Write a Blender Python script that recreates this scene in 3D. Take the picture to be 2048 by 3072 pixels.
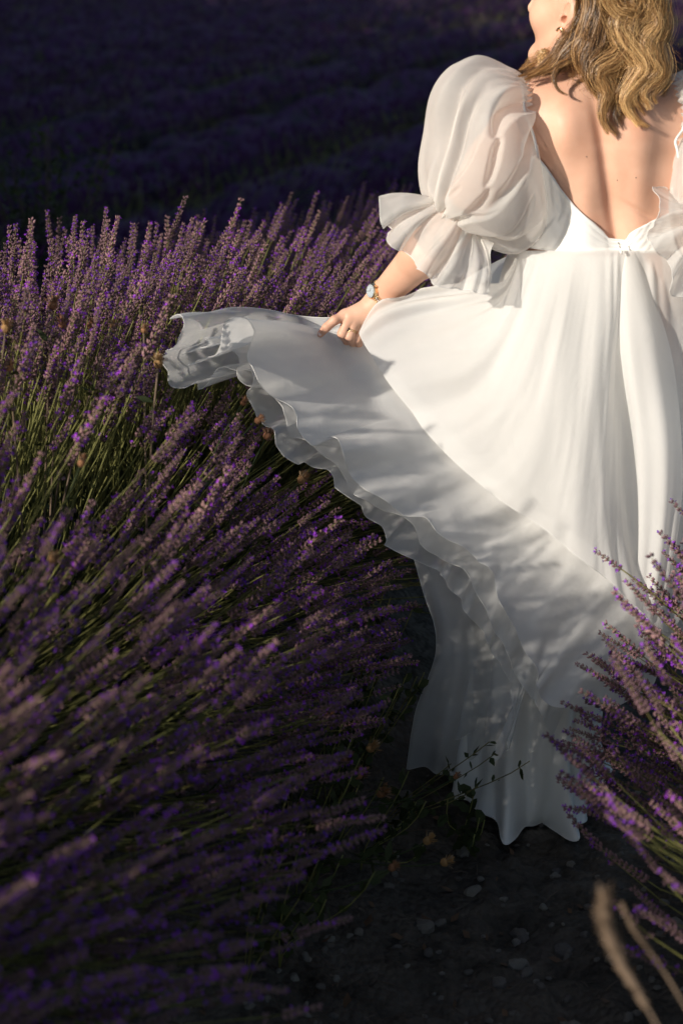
import bpy, math, random
import numpy as np
from mathutils import Vector, Quaternion
R = math.radians
random.seed(7)
RNG = np.random.default_rng(11)
for _o in list(bpy.data.objects):
    bpy.data.objects.remove(_o)
scene = bpy.context.scene
COL = scene.collection

# ------------------------------------------------------------------ camera
FPX, CX, CY = 4693.0, 1024.0, 1536.0          # focal length in photo pixels
CAMH, PITCH = 1.58, R(18.7)
cam = bpy.data.cameras.new('camera')
cam_o = bpy.data.objects.new('camera', cam)
COL.objects.link(cam_o)
cam_o.location = (0, 0, CAMH)
cam_o.rotation_euler = (R(90) - PITCH, 0, 0)
cam.sensor_fit = 'VERTICAL'
cam.sensor_height = 36.0
cam.sensor_width = 24.0
cam.lens = 36.0 * FPX / 3072.0
cam.clip_end = 2000
cam.clip_start = 0.02
cam.dof.use_dof = True
cam.dof.focus_distance = 2.95
cam.dof.aperture_fstop = 3.4
scene.camera = cam_o

# ------------------------------------------------------------------ light
SUN_EL, SUN_AZ = R(21), R(53)                  # travel direction of light, az from +Y to +X
world = bpy.data.worlds.new('World')
scene.world = world
world.use_nodes = True
wn = world.node_tree.nodes
sky = wn.new('ShaderNodeTexSky')
sky.sky_type = 'NISHITA'
sky.sun_disc = False
sky.sun_elevation = SUN_EL
sky.sun_rotation = SUN_AZ + math.pi
wn['Background'].inputs['Strength'].default_value = 0.09
world.node_tree.links.new(sky.outputs[0], wn['Background'].inputs['Color'])
SUN_D = Vector((math.sin(SUN_AZ) * math.cos(SUN_EL), math.cos(SUN_AZ) * math.cos(SUN_EL), -math.sin(SUN_EL)))
sun = bpy.data.lights.new('sun', 'SUN')
sun.energy = 5.0
sun.angle = R(1.1)
sun.color = (1.0, 0.915, 0.80)
sun_o = bpy.data.objects.new('sun', sun)
sun_o.rotation_mode = 'QUATERNION'
sun_o.rotation_quaternion = SUN_D.to_track_quat('-Z', 'Y')
sun_o.location = (-6, -6, 6)
COL.objects.link(sun_o)
scene.view_settings.view_transform = 'Standard'
scene.view_settings.look = 'None'
scene.view_settings.gamma = 1
scene.view_settings.use_curve_mapping = False
scene.view_settings.exposure = 0.10
scene.render.engine = 'CYCLES'
scene.cycles.transparent_max_bounces = 24

# ------------------------------------------------------------------ helpers
cp, sp_ = math.cos(PITCH), math.sin(PITCH)
def P(px, py, Y):
    """world point at depth Y on the ray of a photo pixel"""
    px = np.asarray(px, float); py = np.asarray(py, float); Y = np.asarray(Y, float)
    a = (px - CX) / FPX; b = (CY - py) / FPX
    dx = a; dy = b * sp_ + cp; dz = b * cp - sp_
    t = Y / dy
    return np.stack([dx * t, Y + 0 * t, CAMH + dz * t], -1)
def PX(p):
    """photo pixel of a world point"""
    p = np.asarray(p, float)
    x = p[..., 0]; y = p[..., 1]; z = p[..., 2] - CAMH
    d = y * cp - z * sp_
    u = y * sp_ + z * cp
    return CX + FPX * x / d, CY - FPX * u / d, d

def hash3(ix, iy, iz):
    n = (ix * 374761393 + iy * 668265263 + iz * 1274126177) & 0x7fffffff
    n = ((n ^ (n >> 13)) * 1103515245) & 0x7fffffff
    n = ((n ^ (n >> 16)) * 69069) & 0x7fffffff
    return (n & 0xffff) / 32767.5 - 1.0
def vnoise(p):
    p = np.asarray(p, float)
    i = np.floor(p).astype(np.int64); f = p - i
    f = f * f * (3 - 2 * f)
    r = 0
    for a in (0, 1):
        for b in (0, 1):
            for c in (0, 1):
                w = (f[..., 0] if a else 1 - f[..., 0]) * (f[..., 1] if b else 1 - f[..., 1]) * (f[..., 2] if c else 1 - f[..., 2])
                r = r + w * hash3(i[..., 0] + a, i[..., 1] + b, i[..., 2] + c)
    return r
def fbm(p, o=3):
    p = np.asarray(p, float); r = 0; a = 1.0
    for k in range(o):
        r = r + a * vnoise(p * (2 ** k) + 17.3 * k); a *= 0.5
    return r
def crom(pts, n):
    """smooth resample of a polyline (Catmull-Rom, chord parameter) to n points"""
    p = np.asarray(pts, float)
    if len(p) == 2:
        t = np.linspace(0, 1, n)[:, None]
        return p[0] * (1 - t) + p[1] * t
    d = np.linalg.norm(np.diff(p, axis=0), axis=1) ** 0.5 + 1e-9
    k = np.concatenate([[0], np.cumsum(d)])
    m = np.zeros_like(p)
    for i in range(len(p)):
        a, b = max(i - 1, 0), min(i + 1, len(p) - 1)
        m[i] = (p[b] - p[a]) / (k[b] - k[a])
    t = np.linspace(0, k[-1], n)
    j = np.clip(np.searchsorted(k, t, 'right') - 1, 0, len(p) - 2)
    h = (k[j + 1] - k[j])[:, None]
    s = ((t - k[j]) / h[:, 0])[:, None]
    return ((2 * s**3 - 3 * s**2 + 1) * p[j] + (s**3 - 2 * s**2 + s) * h * m[j]
            + (-2 * s**3 + 3 * s**2) * p[j + 1] + (s**3 - s**2) * h * m[j + 1])
def cspline(pts, n):
    """same, uniform parameter (keeps control points aligned between neighbours)"""
    p = np.asarray(pts, float)
    t = np.linspace(0, len(p) - 1, n)
    j = np.clip(t.astype(int), 0, len(p) - 2); s = (t - j)
    s = s.reshape((-1,) + (1,) * (p.ndim - 1))
    g = lambda i: p[np.clip(i, 0, len(p) - 1)]
    p0, p1, p2, p3 = g(j - 1), g(j), g(j + 1), g(j + 2)
    return 0.5 * (2 * p1 + (p2 - p0) * s + (2 * p0 - 5 * p1 + 4 * p2 - p3) * s**2 + (3 * p1 - p0 - 3 * p2 + p3) * s**3)

ORG = {}
def origin(o):
    return ORG.get(o.name, np.zeros(3)) if o is not None else np.zeros(3)
def empty(name, loc, label=None, cat=None, group=None, kind=None):
    o = bpy.data.objects.new(name, None)
    COL.objects.link(o)
    o.location = tuple(loc); o.empty_display_size = 0.05
    ORG[o.name] = np.array(loc, float)
    tag(o, label, cat, group, kind)
    return o
def tag(o, label=None, cat=None, group=None, kind=None):
    if label: o['label'] = label
    if cat: o['category'] = cat
    if group: o['group'] = group
    if kind: o['kind'] = kind
    return o
def make_mesh(name, V, F, mats=(), smooth=True, midx=None, col=None):
    """F: int array (n,3)/(n,4) or list of such arrays"""
    me = bpy.data.meshes.new(name)
    V = np.ascontiguousarray(V, dtype=np.float32)
    Fs = F if isinstance(F, list) else [F]
    Fs = [np.asarray(f, np.int32) for f in Fs if len(f)]
    loops = np.concatenate([f.ravel() for f in Fs])
    cnt = np.concatenate([np.full(len(f), f.shape[1], np.int32) for f in Fs])
    start = np.concatenate([[0], np.cumsum(cnt)[:-1]]).astype(np.int32)
    me.vertices.add(len(V)); me.vertices.foreach_set('co', V.ravel())
    me.loops.add(len(loops)); me.loops.foreach_set('vertex_index', loops)
    me.polygons.add(len(cnt)); me.polygons.foreach_set('loop_start', start)
    for m in mats: me.materials.append(m)
    if midx is not None: me.polygons.foreach_set('material_index', np.asarray(midx, np.int32))
    me.polygons.foreach_set('use_smooth', np.full(len(cnt), bool(smooth)))
    me.update(calc_edges=True)
    me.validate()
    if col is not None:
        a = me.color_attributes.new('tint', 'FLOAT_COLOR', 'POINT')
        c4 = np.ones((len(V), 4), np.float32); c4[:, :3] = col
        a.data.foreach_set('color', c4.ravel())
    return me
def obj(name, me, parent=None):
    o = bpy.data.objects.new(name, me)
    COL.objects.link(o)
    if parent is not None: o.parent = parent
    return o
def part(name, V, F, mat, parent, smooth=True, midx=None, col=None):
    """mesh given in world coordinates, child of parent (same origin as parent)"""
    og = origin(parent)
    me = make_mesh(name, np.asarray(V, float) - og, F, mat if isinstance(mat, (list, tuple)) else [mat], smooth, midx, col)
    o = obj(name, me, parent)
    ORG[o.name] = og
    return o
def grid_faces(nu, nv, close_u=False):
    a = np.arange(nu * nv).reshape(nu, nv)
    if close_u: a = np.concatenate([a, a[:1]], 0)
    return np.stack([a[:-1, :-1], a[1:, :-1], a[1:, 1:], a[:-1, 1:]], -1).reshape(-1, 4)
def grid_normals(G, close_u=False):
    du = (np.roll(G, -1, 0) - np.roll(G, 1, 0)) if close_u else np.gradient(G, axis=0)
    dv = np.gradient(G, axis=1)
    n = np.cross(du, dv)
    return n / (np.linalg.norm(n, axis=-1, keepdims=True) + 1e-12)
def tube(pts, rad, ns=6, caps=True):
    p = np.asarray(pts, float); n = len(p)
    rad = np.broadcast_to(np.asarray(rad, float), (n,))
    t = np.gradient(p, axis=0); t /= np.linalg.norm(t, axis=1, keepdims=True) + 1e-12
    ref = np.array([0.31, 0.2, 0.93]) if abs(t[0, 2]) < 0.9 else np.array([1.0, 0.1, 0])
    a = np.cross(t, ref); a /= np.linalg.norm(a, axis=1, keepdims=True) + 1e-12
    b = np.cross(t, a)
    th = np.arange(ns) * 2 * math.pi / ns
    V = p[:, None] + rad[:, None, None] * (a[:, None] * np.cos(th)[None, :, None] + b[:, None] * np.sin(th)[None, :, None])
    V = V.reshape(-1, 3)
    i = np.arange(n * ns).reshape(n, ns); i2 = np.roll(i, -1, 1)
    F = np.stack([i[:-1], i2[:-1], i2[1:], i[1:]], -1).reshape(-1, 4)
    fs = [F]
    if caps:
        V = np.vstack([V, p[:1], p[-1:]])
        c0, c1 = n * ns, n * ns + 1
        fs.append(np.stack([i2[0], i[0], np.full(ns, c0)], -1))
        fs.append(np.stack([i[-1], i2[-1], np.full(ns, c1)], -1))
    return V, fs
class Bag:
    """collects pieces into one mesh"""
    def __init__(s): s.V = []; s.T = []; s.Q = []; s.tm = []; s.qm = []; s.n = 0; s.C = []
    def add(s, V, F, m=0, col=None):
        V = np.asarray(V, float)
        for f in (F if isinstance(F, list) else [F]):
            f = np.asarray(f, np.int64)
            if f.size == 0: continue
            if f.shape[1] == 3: s.T.append(f + s.n); s.tm.append(np.full(len(f), m))
            else: s.Q.append(f + s.n); s.qm.append(np.full(len(f), m))
        s.V.append(V); s.n += len(V)
        if col is not None: s.C.append(np.broadcast_to(np.asarray(col, float), (len(V), 3)))
    def out(s):
        F = []; mi = []
        if s.Q: F.append(np.concatenate(s.Q)); mi.append(np.concatenate(s.qm))
        if s.T: F.append(np.concatenate(s.T)); mi.append(np.concatenate(s.tm))
        return np.concatenate(s.V), F, np.concatenate(mi), (np.concatenate(s.C) if s.C else None)
def bag_part(name, bag, mats, parent, smooth=True):
    V, F, mi, C = bag.out()
    return part(name, V, F, mats, parent, smooth, mi, C)

# ------------------------------------------------------------------ materials
def mat_new(name):
    m = bpy.data.materials.new(name); m.use_nodes = True
    nt = m.node_tree
    return m, nt, nt.nodes['Principled BSDF'], nt.nodes['Material Output']
def plain(name, col, rough=0.7, metal=0.0, noise=0.0, scale=20.0, spec=0.3, objvar=0.0, trans=0.0):
    m, nt, b, out = mat_new(name)
    b.inputs['Roughness'].default_value = rough
    b.inputs['Metallic'].default_value = metal
    b.inputs['Specular IOR Level'].default_value = spec
    b.inputs['Base Color'].default_value = (*col, 1)
    src = None
    if noise > 0 or objvar > 0:
        hsv = nt.nodes.new('ShaderNodeHueSaturation')
        hsv.inputs['Color'].default_value = (*col, 1)
        if noise > 0:
            tc = nt.nodes.new('ShaderNodeTexCoord')
            nz = nt.nodes.new('ShaderNodeTexNoise'); nz.inputs['Scale'].default_value = scale
            nz.inputs['Detail'].default_value = 4
            nt.links.new(tc.outputs['Object'], nz.inputs['Vector'])
            mr = nt.nodes.new('ShaderNodeMapRange')
            mr.inputs['From Min'].default_value = 0.25; mr.inputs['From Max'].default_value = 0.75
            mr.inputs['To Min'].default_value = 1 - noise; mr.inputs['To Max'].default_value = 1 + noise
            nt.links.new(nz.outputs['Fac'], mr.inputs['Value'])
            src = mr.outputs['Result']
        if objvar > 0:
            oi = nt.nodes.new('ShaderNodeObjectInfo')
            m2 = nt.nodes.new('ShaderNodeMapRange')
            m2.inputs['To Min'].default_value = 1 - objvar; m2.inputs['To Max'].default_value = 1 + objvar
            nt.links.new(oi.outputs['Random'], m2.inputs['Value'])
            if src is None: src = m2.outputs['Result']
            else:
                mu = nt.nodes.new('ShaderNodeMath'); mu.operation = 'MULTIPLY'
                nt.links.new(src, mu.inputs[0]); nt.links.new(m2.outputs['Result'], mu.inputs[1]); src = mu.outputs[0]
            m3 = nt.nodes.new('ShaderNodeMapRange')
            m3.inputs['To Min'].default_value = 0.48; m3.inputs['To Max'].default_value = 0.52
            nt.links.new(oi.outputs['Random'], m3.inputs['Value'])
            nt.links.new(m3.outputs['Result'], hsv.inputs['Hue'])
        nt.links.new(src, hsv.inputs['Value'])
        nt.links.new(hsv.outputs['Color'], b.inputs['Base Color'])
        csrc = hsv.outputs['Color']
    else: csrc = None
    if trans > 0:
        tr = nt.nodes.new('ShaderNodeBsdfTranslucent'); tr.inputs['Color'].default_value = (*col, 1)
        if csrc: nt.links.new(csrc, tr.inputs['Color'])
        mx = nt.nodes.new('ShaderNodeMixShader'); mx.inputs[0].default_value = trans
        nt.links.new(b.outputs[0], mx.inputs[1]); nt.links.new(tr.outputs[0], mx.inputs[2])
        nt.links.new(mx.outputs[0], out.inputs['Surface'])
    return m
def sheer(name, col, transl=0.35, clear=0.2, spec=0.2, bump=0.32):
    """thin woven cloth: diffuse + light passing through + open weave"""
    m, nt, b, out = mat_new(name)
    b.inputs['Base Color'].default_value = (*col, 1)
    b.inputs['Roughness'].default_value = 0.6
    b.inputs['Specular IOR Level'].default_value = spec
    b.inputs['Sheen Weight'].default_value = 0.15
    tr = nt.nodes.new('ShaderNodeBsdfTranslucent'); tr.inputs['Color'].default_value = (*col, 1)
    tp = nt.nodes.new('ShaderNodeBsdfTransparent')
    mx = nt.nodes.new('ShaderNodeMixShader'); mx.inputs[0].default_value = transl
    m2 = nt.nodes.new('ShaderNodeMixShader')
    tc = nt.nodes.new('ShaderNodeTexCoord')
    nz = nt.nodes.new('ShaderNodeTexNoise'); nz.inputs['Scale'].default_value = 9.0; nz.inputs['Detail'].default_value = 5
    nt.links.new(tc.outputs['Object'], nz.inputs['Vector'])
    mr = nt.nodes.new('ShaderNodeMapRange')
    mr.inputs['From Min'].default_value = 0.3; mr.inputs['From Max'].default_value = 0.7
    mr.inputs['To Min'].default_value = clear * 0.7; mr.inputs['To Max'].default_value = clear * 1.3
    nt.links.new(nz.outputs['Fac'], mr.inputs['Value'])
    nt.links.new(mr.outputs['Result'], m2.inputs[0])
    bp = nt.nodes.new('ShaderNodeBump'); bp.inputs['Strength'].default_value = bump; bp.inputs['Distance'].default_value = 0.006
    n2 = nt.nodes.new('ShaderNodeTexNoise'); n2.inputs['Scale'].default_value = 11.0; n2.inputs['Detail'].default_value = 9; n2.inputs['Roughness'].default_value = 0.55; n2.inputs['Distortion'].default_value = 1.2
    nt.links.new(tc.outputs['Object'], n2.inputs['Vector'])
    nt.links.new(n2.outputs['Fac'], bp.inputs['Height'])
    nt.links.new(bp.outputs['Normal'], b.inputs['Normal']); nt.links.new(bp.outputs['Normal'], tr.inputs['Normal'])
    nt.links.new(b.outputs[0], mx.inputs[1]); nt.links.new(tr.outputs[0], mx.inputs[2])
    nt.links.new(mx.outputs[0], m2.inputs[1]); nt.links.new(tp.outputs[0], m2.inputs[2])
    nt.links.new(m2.outputs[0], out.inputs['Surface'])
    return m
M = {}
M['organza'] = sheer('ivory_organza', (0.90, 0.88, 0.845), 0.50, 0.30)
M['organza_skirt'] = sheer('ivory_organza_skirt', (0.90, 0.89, 0.87), 0.50, 0.09, 0.15)
M['organza_thin'] = sheer('ivory_organza_thin', (0.86, 0.86, 0.85), 0.48, 0.30, 0.05)
M['hem'] = plain('rolled_hem', (0.78, 0.77, 0.74), 0.6)
m, nt, b, out = mat_new('ivory_satin')
b.inputs['Base Color'].default_value = (0.85, 0.84, 0.81, 1)
b.inputs['Roughness'].default_value = 0.38; b.inputs['Sheen Weight'].default_value = 0.2
M['satin'] = m
# skin
m, nt, b, out = mat_new('skin')
tc = nt.nodes.new('ShaderNodeTexCoord')
nz = nt.nodes.new('ShaderNodeTexNoise'); nz.inputs['Scale'].default_value = 14; nz.inputs['Detail'].default_value = 6
rp = nt.nodes.new('ShaderNodeValToRGB')
rp.color_ramp.elements[0].position = 0.3; rp.color_ramp.elements[0].color = (0.63, 0.345, 0.235, 1)
rp.color_ramp.elements[1].position = 0.7; rp.color_ramp.elements[1].color = (0.76, 0.465, 0.335, 1)
nt.links.new(tc.outputs['Object'], nz.inputs['Vector']); nt.links.new(nz.outputs['Fac'], rp.inputs['Fac'])
nt.links.new(rp.outputs['Color'], b.inputs['Base Color'])
b.inputs['Roughness'].default_value = 0.5
sb_ = nt.nodes.new('ShaderNodeTexNoise'); sb_.inputs['Scale'].default_value = 260; sb_.inputs['Detail'].default_value = 3
bq_ = nt.nodes.new('ShaderNodeBump'); bq_.inputs['Strength'].default_value = 0.12; bq_.inputs['Distance'].default_value = 0.001
nt.links.new(tc.outputs['Object'], sb_.inputs['Vector']); nt.links.new(sb_.outputs['Fac'], bq_.inputs['Height']); nt.links.new(bq_.outputs['Normal'], b.inputs['Normal'])
b.inputs['Specular IOR Level'].default_value = 0.35
b.inputs['Subsurface Weight'].default_value = 0.06
b.inputs['Subsurface Radius'].default_value = (0.012, 0.004, 0.002)
b.inputs['Subsurface Scale'].default_value = 0.6
M['skin'] = m
# hair
m, nt, b, out = mat_new('hair_strands')
at = nt.nodes.new('ShaderNodeVertexColor'); at.layer_name = 'tint'
nt.links.new(at.outputs['Color'], b.inputs['Base Color'])
b.inputs['Roughness'].default_value = 0.40; b.inputs['Specular IOR Level'].default_value = 0.42
M['hair'] = m
M['gold'] = plain('gold', (0.83, 0.60, 0.33), 0.22, 1.0)
M['steel'] = plain('polished_steel', (0.75, 0.73, 0.70), 0.2, 1.0)
M['dial'] = plain('watch_dial', (0.42, 0.47, 0.50), 0.15, 0.0, spec=0.6)
M['gem'] = plain('dark_gem', (0.03, 0.012, 0.012), 0.08, spec=0.8)
M['ink'] = plain('ink', (0.17, 0.12, 0.11), 0.6)
M['nail'] = plain('nail', (0.75, 0.55, 0.5), 0.15, spec=0.6)
M['calyx'] = plain('lavender_calyx', (0.29, 0.168, 0.182), 0.8, noise=0.25, scale=180, objvar=0.38, trans=0.15)
M['corolla'] = plain('lavender_corolla', (0.27, 0.045, 0.56), 0.7, objvar=0.25, trans=0.25)
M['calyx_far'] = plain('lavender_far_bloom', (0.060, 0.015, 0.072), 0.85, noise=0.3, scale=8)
M['stem'] = plain('lavender_stem', (0.20, 0.19, 0.06), 0.65, noise=0.3, scale=30, objvar=0.2, trans=0.1)
M['leaf'] = plain('lavender_leaf', (0.04, 0.05, 0.02), 0.7, noise=0.35, scale=15, objvar=0.2, trans=0.2)
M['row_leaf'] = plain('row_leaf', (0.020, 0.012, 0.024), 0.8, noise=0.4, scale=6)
M['dry'] = plain('dry_flower', (0.36, 0.19, 0.085), 0.75, noise=0.25, scale=60, objvar=0.2, trans=0.2)
M['dry_pale'] = plain('dry_bract', (0.34, 0.24, 0.15), 0.75, noise=0.2, scale=60, objvar=0.2, trans=0.2)
M['litter'] = plain('dry_leaf', (0.12, 0.07, 0.04), 0.8, noise=0.3, scale=40)
M['straw'] = plain('straw', (0.23, 0.165, 0.115), 0.7, noise=0.25, scale=40, trans=0.2)
M['weed'] = plain('weed_leaf', (0.045, 0.06, 0.02), 0.7, noise=0.3, scale=20, trans=0.2)
M['stone'] = plain('limestone', (0.14, 0.125, 0.108), 0.9, noise=0.35, scale=30, objvar=0.35)
M['bark'] = plain('bark', (0.10, 0.075, 0.055), 0.9, noise=0.4, scale=12)
M['needle'] = plain('shade_tree_leaf', (0.035, 0.055, 0.025), 0.8, noise=0.4, scale=3)  # foliage of the unseen trees added to cast shade
# soil
m, nt, b, out = mat_new('dry_soil')
tc = nt.nodes.new('ShaderNodeTexCoord')
nz = nt.nodes.new('ShaderNodeTexNoise'); nz.inputs['Scale'].default_value = 9; nz.inputs['Detail'].default_value = 10; nz.inputs['Roughness'].default_value = 0.7
vz = nt.nodes.new('ShaderNodeTexVoronoi'); vz.inputs['Scale'].default_value = 70
rp = nt.nodes.new('ShaderNodeValToRGB')
rp.color_ramp.elements[0].position = 0.3; rp.color_ramp.elements[0].color = (0.028, 0.024, 0.019, 1)
rp.color_ramp.elements[1].position = 0.72; rp.color_ramp.elements[1].color = (0.15, 0.128, 0.105, 1)
nt.links.new(tc.outputs['Object'], nz.inputs['Vector']); nt.links.new(tc.outputs['Object'], vz.inputs['Vector'])
nt.links.new(nz.outputs['Fac'], rp.inputs['Fac']); nt.links.new(rp.outputs['Color'], b.inputs['Base Color'])
bp = nt.nodes.new('ShaderNodeBump'); bp.inputs['Strength'].default_value = 0.8; bp.inputs['Distance'].default_value = 0.012
ad = nt.nodes.new('ShaderNodeMath'); ad.operation = 'SUBTRACT'
nt.links.new(nz.outputs['Fac'], ad.inputs[0]); nt.links.new(vz.outputs['Distance'], ad.inputs[1])
nt.links.new(ad.outputs[0], bp.inputs['Height']); nt.links.new(bp.outputs['Normal'], b.inputs['Normal'])
b.inputs['Roughness'].default_value = 0.95; b.inputs['Specular IOR Level'].default_value = 0.1
M['soil'] = m

# ------------------------------------------------------------------ ground
DROP = 0.125
SLOPE, SPACE, ROW0 = 0.38, 2.0, -0.70          # rows run x = ROW0 + SLOPE*(y-2.5) + k*SPACE
def rowx(y, k=0): return ROW0 + SLOPE * (y - 2.5) + k * SPACE
def ground(x, y):
    x = np.asarray(x, float); y = np.asarray(y, float)
    s = x - rowx(y)
    r = 0.5 + 0.5 * np.cos(2 * math.pi * s / SPACE)
    near = np.clip(1 - (y - 6) / 8, 0, 1)
    h = 0.17 * r ** 1.3
    h = h + 0.10 * np.clip((0.95 - s) / 1.0, 0, 1.5) * near
    h = h - DROP * np.clip(y - 3.2, 0, 5) + 0.040 * np.clip(y - 12, 0, 60)
    q = np.stack([x, y, 0 * x], -1)
    h = h + 0.012 * fbm(q * 6.0, 4) * np.clip(1.5 - y / 20, 0.0, 1)
    return h
def clods(x, y):
    s = x - rowx(y)
    q = np.stack([x, y, 0 * x], -1)
    path = np.exp(-((s - 1.0) / 0.4) ** 2) * (np.abs(y - 2.4) < 3)
    return path * (0.012 * fbm(q * 16.0, 4) + 0.014 * np.clip(vnoise(q * 34), 0, 1) + 0.006 * np.abs(vnoise(q * 70)))
def gz(x, y):
    s = x - rowx(y)
    h = 0.17 * (0.5 + 0.5 * math.cos(2 * math.pi * s / SPACE)) ** 1.3 + 0.10 * min(max((0.95 - s), 0), 1.5) * min(max(1 - (y - 6) / 8, 0), 1)
    return h - DROP * min(max(y - 3.2, 0), 5) + 0.040 * min(max(y - 12, 0), 60)
def ground_sheet():
    xs = np.concatenate([-np.geomspace(260, 1.6, 50), np.linspace(-1.55, -0.36, 36), np.linspace(-0.35, 1.2, 165), np.linspace(1.23, 1.9, 22), np.geomspace(1.95, 260, 50)])
    ys = np.concatenate([-np.geomspace(120, 0.6, 25), np.linspace(-0.5, 1.65, 50), np.linspace(1.68, 3.1, 150), np.linspace(3.13, 5.5, 70), np.geomspace(5.55, 30, 110), np.geomspace(30.5, 900, 30)])
    X, Y = np.meshgrid(xs, ys, indexing='ij')
    Z = ground(X, Y)
    q = np.stack([X, Y, 0 * X], -1)
    Z = Z + clods(X, Y)
    far = np.clip((np.hypot(X, Y) - 60) / 300, 0, 1)
    Z = Z + far * (1.5 + 3 * vnoise(q * 0.008)) * 2.0
    V = np.stack([X, Y, Z], -1).reshape(-1, 3)
    o = obj('ground', make_mesh('ground', V, grid_faces(len(xs), len(ys))[:, ::-1], [M['soil']]))
    tag(o, kind='structure', label='dry stony soil of the furrow between the lavender rows')
    return o
GROUND = ground_sheet()

# ------------------------------------------------------------------ body (signed distance field -> surface nets)
def smin(a, b, k):
    h = np.clip(0.5 + 0.5 * (b - a) / k, 0, 1)
    return b * (1 - h) + a * h - k * h * (1 - h)
def rcone(p, a, b, ra, rb):
    a = np.asarray(a, float); b = np.asarray(b, float)
    d = b - a
    t = np.clip(((p - a) @ d) / (d @ d), 0, 1)
    return np.linalg.norm(p - a - t[:, None] * d, axis=1) - (ra + (rb - ra) * t)
def ell(p, c, r, ax=None):
    q = p - np.asarray(c)
    if ax is not None: q = q @ np.asarray(ax).T
    r = np.asarray(r, float)
    k = np.linalg.norm(q / r, axis=1)
    k2 = np.linalg.norm(q / (r * r), axis=1) + 1e-9
    return k * (k - 1) / k2
# torso sections: photo row, centre column, half width (px), depth centre, half depth
SEC = [(170, 1768, 82, 2.800, 0.052), (215, 1776, 96, 2.795, 0.056), (245, 1786, 165, 2.785, 0.066), (280, 1794, 215, 2.78, 0.080),
       (340, 1800, 238, 2.775, 0.096), (420, 1804, 240, 2.772, 0.106), (520, 1808, 228, 2.775, 0.104),
       (620, 1812, 226, 2.78, 0.100), (745, 1816, 258, 2.78, 0.108), (900, 1820, 300, 2.785, 0.130), (1050, 1815, 300, 2.79, 0.135), (1150, 1805, 270, 2.79, 0.12)]
_s = []
for (py, cx, hw, Yc, bb) in SEC:
    c = P(cx, py, Yc); e = P(cx + hw, py, Yc)
    _s.append((c[2], c[0], e[0] - c[0], Yc, bb))
_s = np.array(sorted(_s))
_zz = np.linspace(_s[0, 0], _s[-1, 0], 160)
_w = np.ones(9) / 9
TORSO = []
for k in range(1, 5):
    v = np.interp(_zz, _s[:, 0], _s[:, k])
    v = np.convolve(np.pad(v, 4, 'edge'), _w, 'valid')
    TORSO.append(v)
ZLO, ZHI = _s[0, 0], _s[-1, 0]
def tsec(z): return [np.interp(z, _zz, t) for t in TORSO]
SHL, SHR = P(1592, 322, 2.775), P(2008, 322, 2.775)
ELB, WRI = P(1342, 690, 2.70), P(1146, 888, 2.810)
ELR, WRR = P(2120, 700, 2.70), P(2230, 900, 2.82)
NECK0 = P(1776, 235, 2.80)
# head frame
_c, _q = math.cos(R(12)), math.sin(R(12))
HF = np.array([-0.74 * _c, 0.673 * _c, _q]); HL = np.array([-0.673, -0.74, 0.0]); HL /= np.linalg.norm(HL)
HU = np.cross(HF, HL); HU /= np.linalg.norm(HU)
HAX = np.array([HF, HL, HU])
EAR_W = P(1706, 50, 2.755)
HC = EAR_W - (HAX.T @ np.array([-0.008, 0.074, -0.016]))
def H(f, l, u): return HC + HF * f + HL * l + HU * u
def hz(x, y): return 920 + x * 300 / 1568.0, 830 + y * 250 / 1307.0
def HP(x, y, Y):
    a, b_ = hz(x, y); return P(a, b_, Y)
HY = 2.805
FING = [  # polyline joints (hand-crop coordinates, depth offset), radii
    ([(600, 605, -0.002), (435, 685, -0.014), (310, 795, -0.016), (215, 900, -0.012)], [0.0098, 0.0086, 0.0078, 0.0062]),
    ([(668, 640, -0.006), (560, 895, -0.012), (640, 1010, 0.012), (730, 1000, 0.022)], [0.0102, 0.0092, 0.0082, 0.0066]),
    ([(750, 690, -0.004), (668, 935, -0.012), (735, 1065, 0.012), (800, 1040, 0.024)], [0.0100, 0.0090, 0.0080, 0.0064]),
    ([(845, 760, 0.004), (790, 975, -0.004), (820, 1110, 0.014), (850, 1080, 0.026)], [0.0090, 0.0080, 0.0072, 0.0058]),
    ([(930, 640, 0.024), (840, 800, 0.040), (760, 930, 0.040)], [0.0115, 0.0095, 0.0075])]
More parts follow.
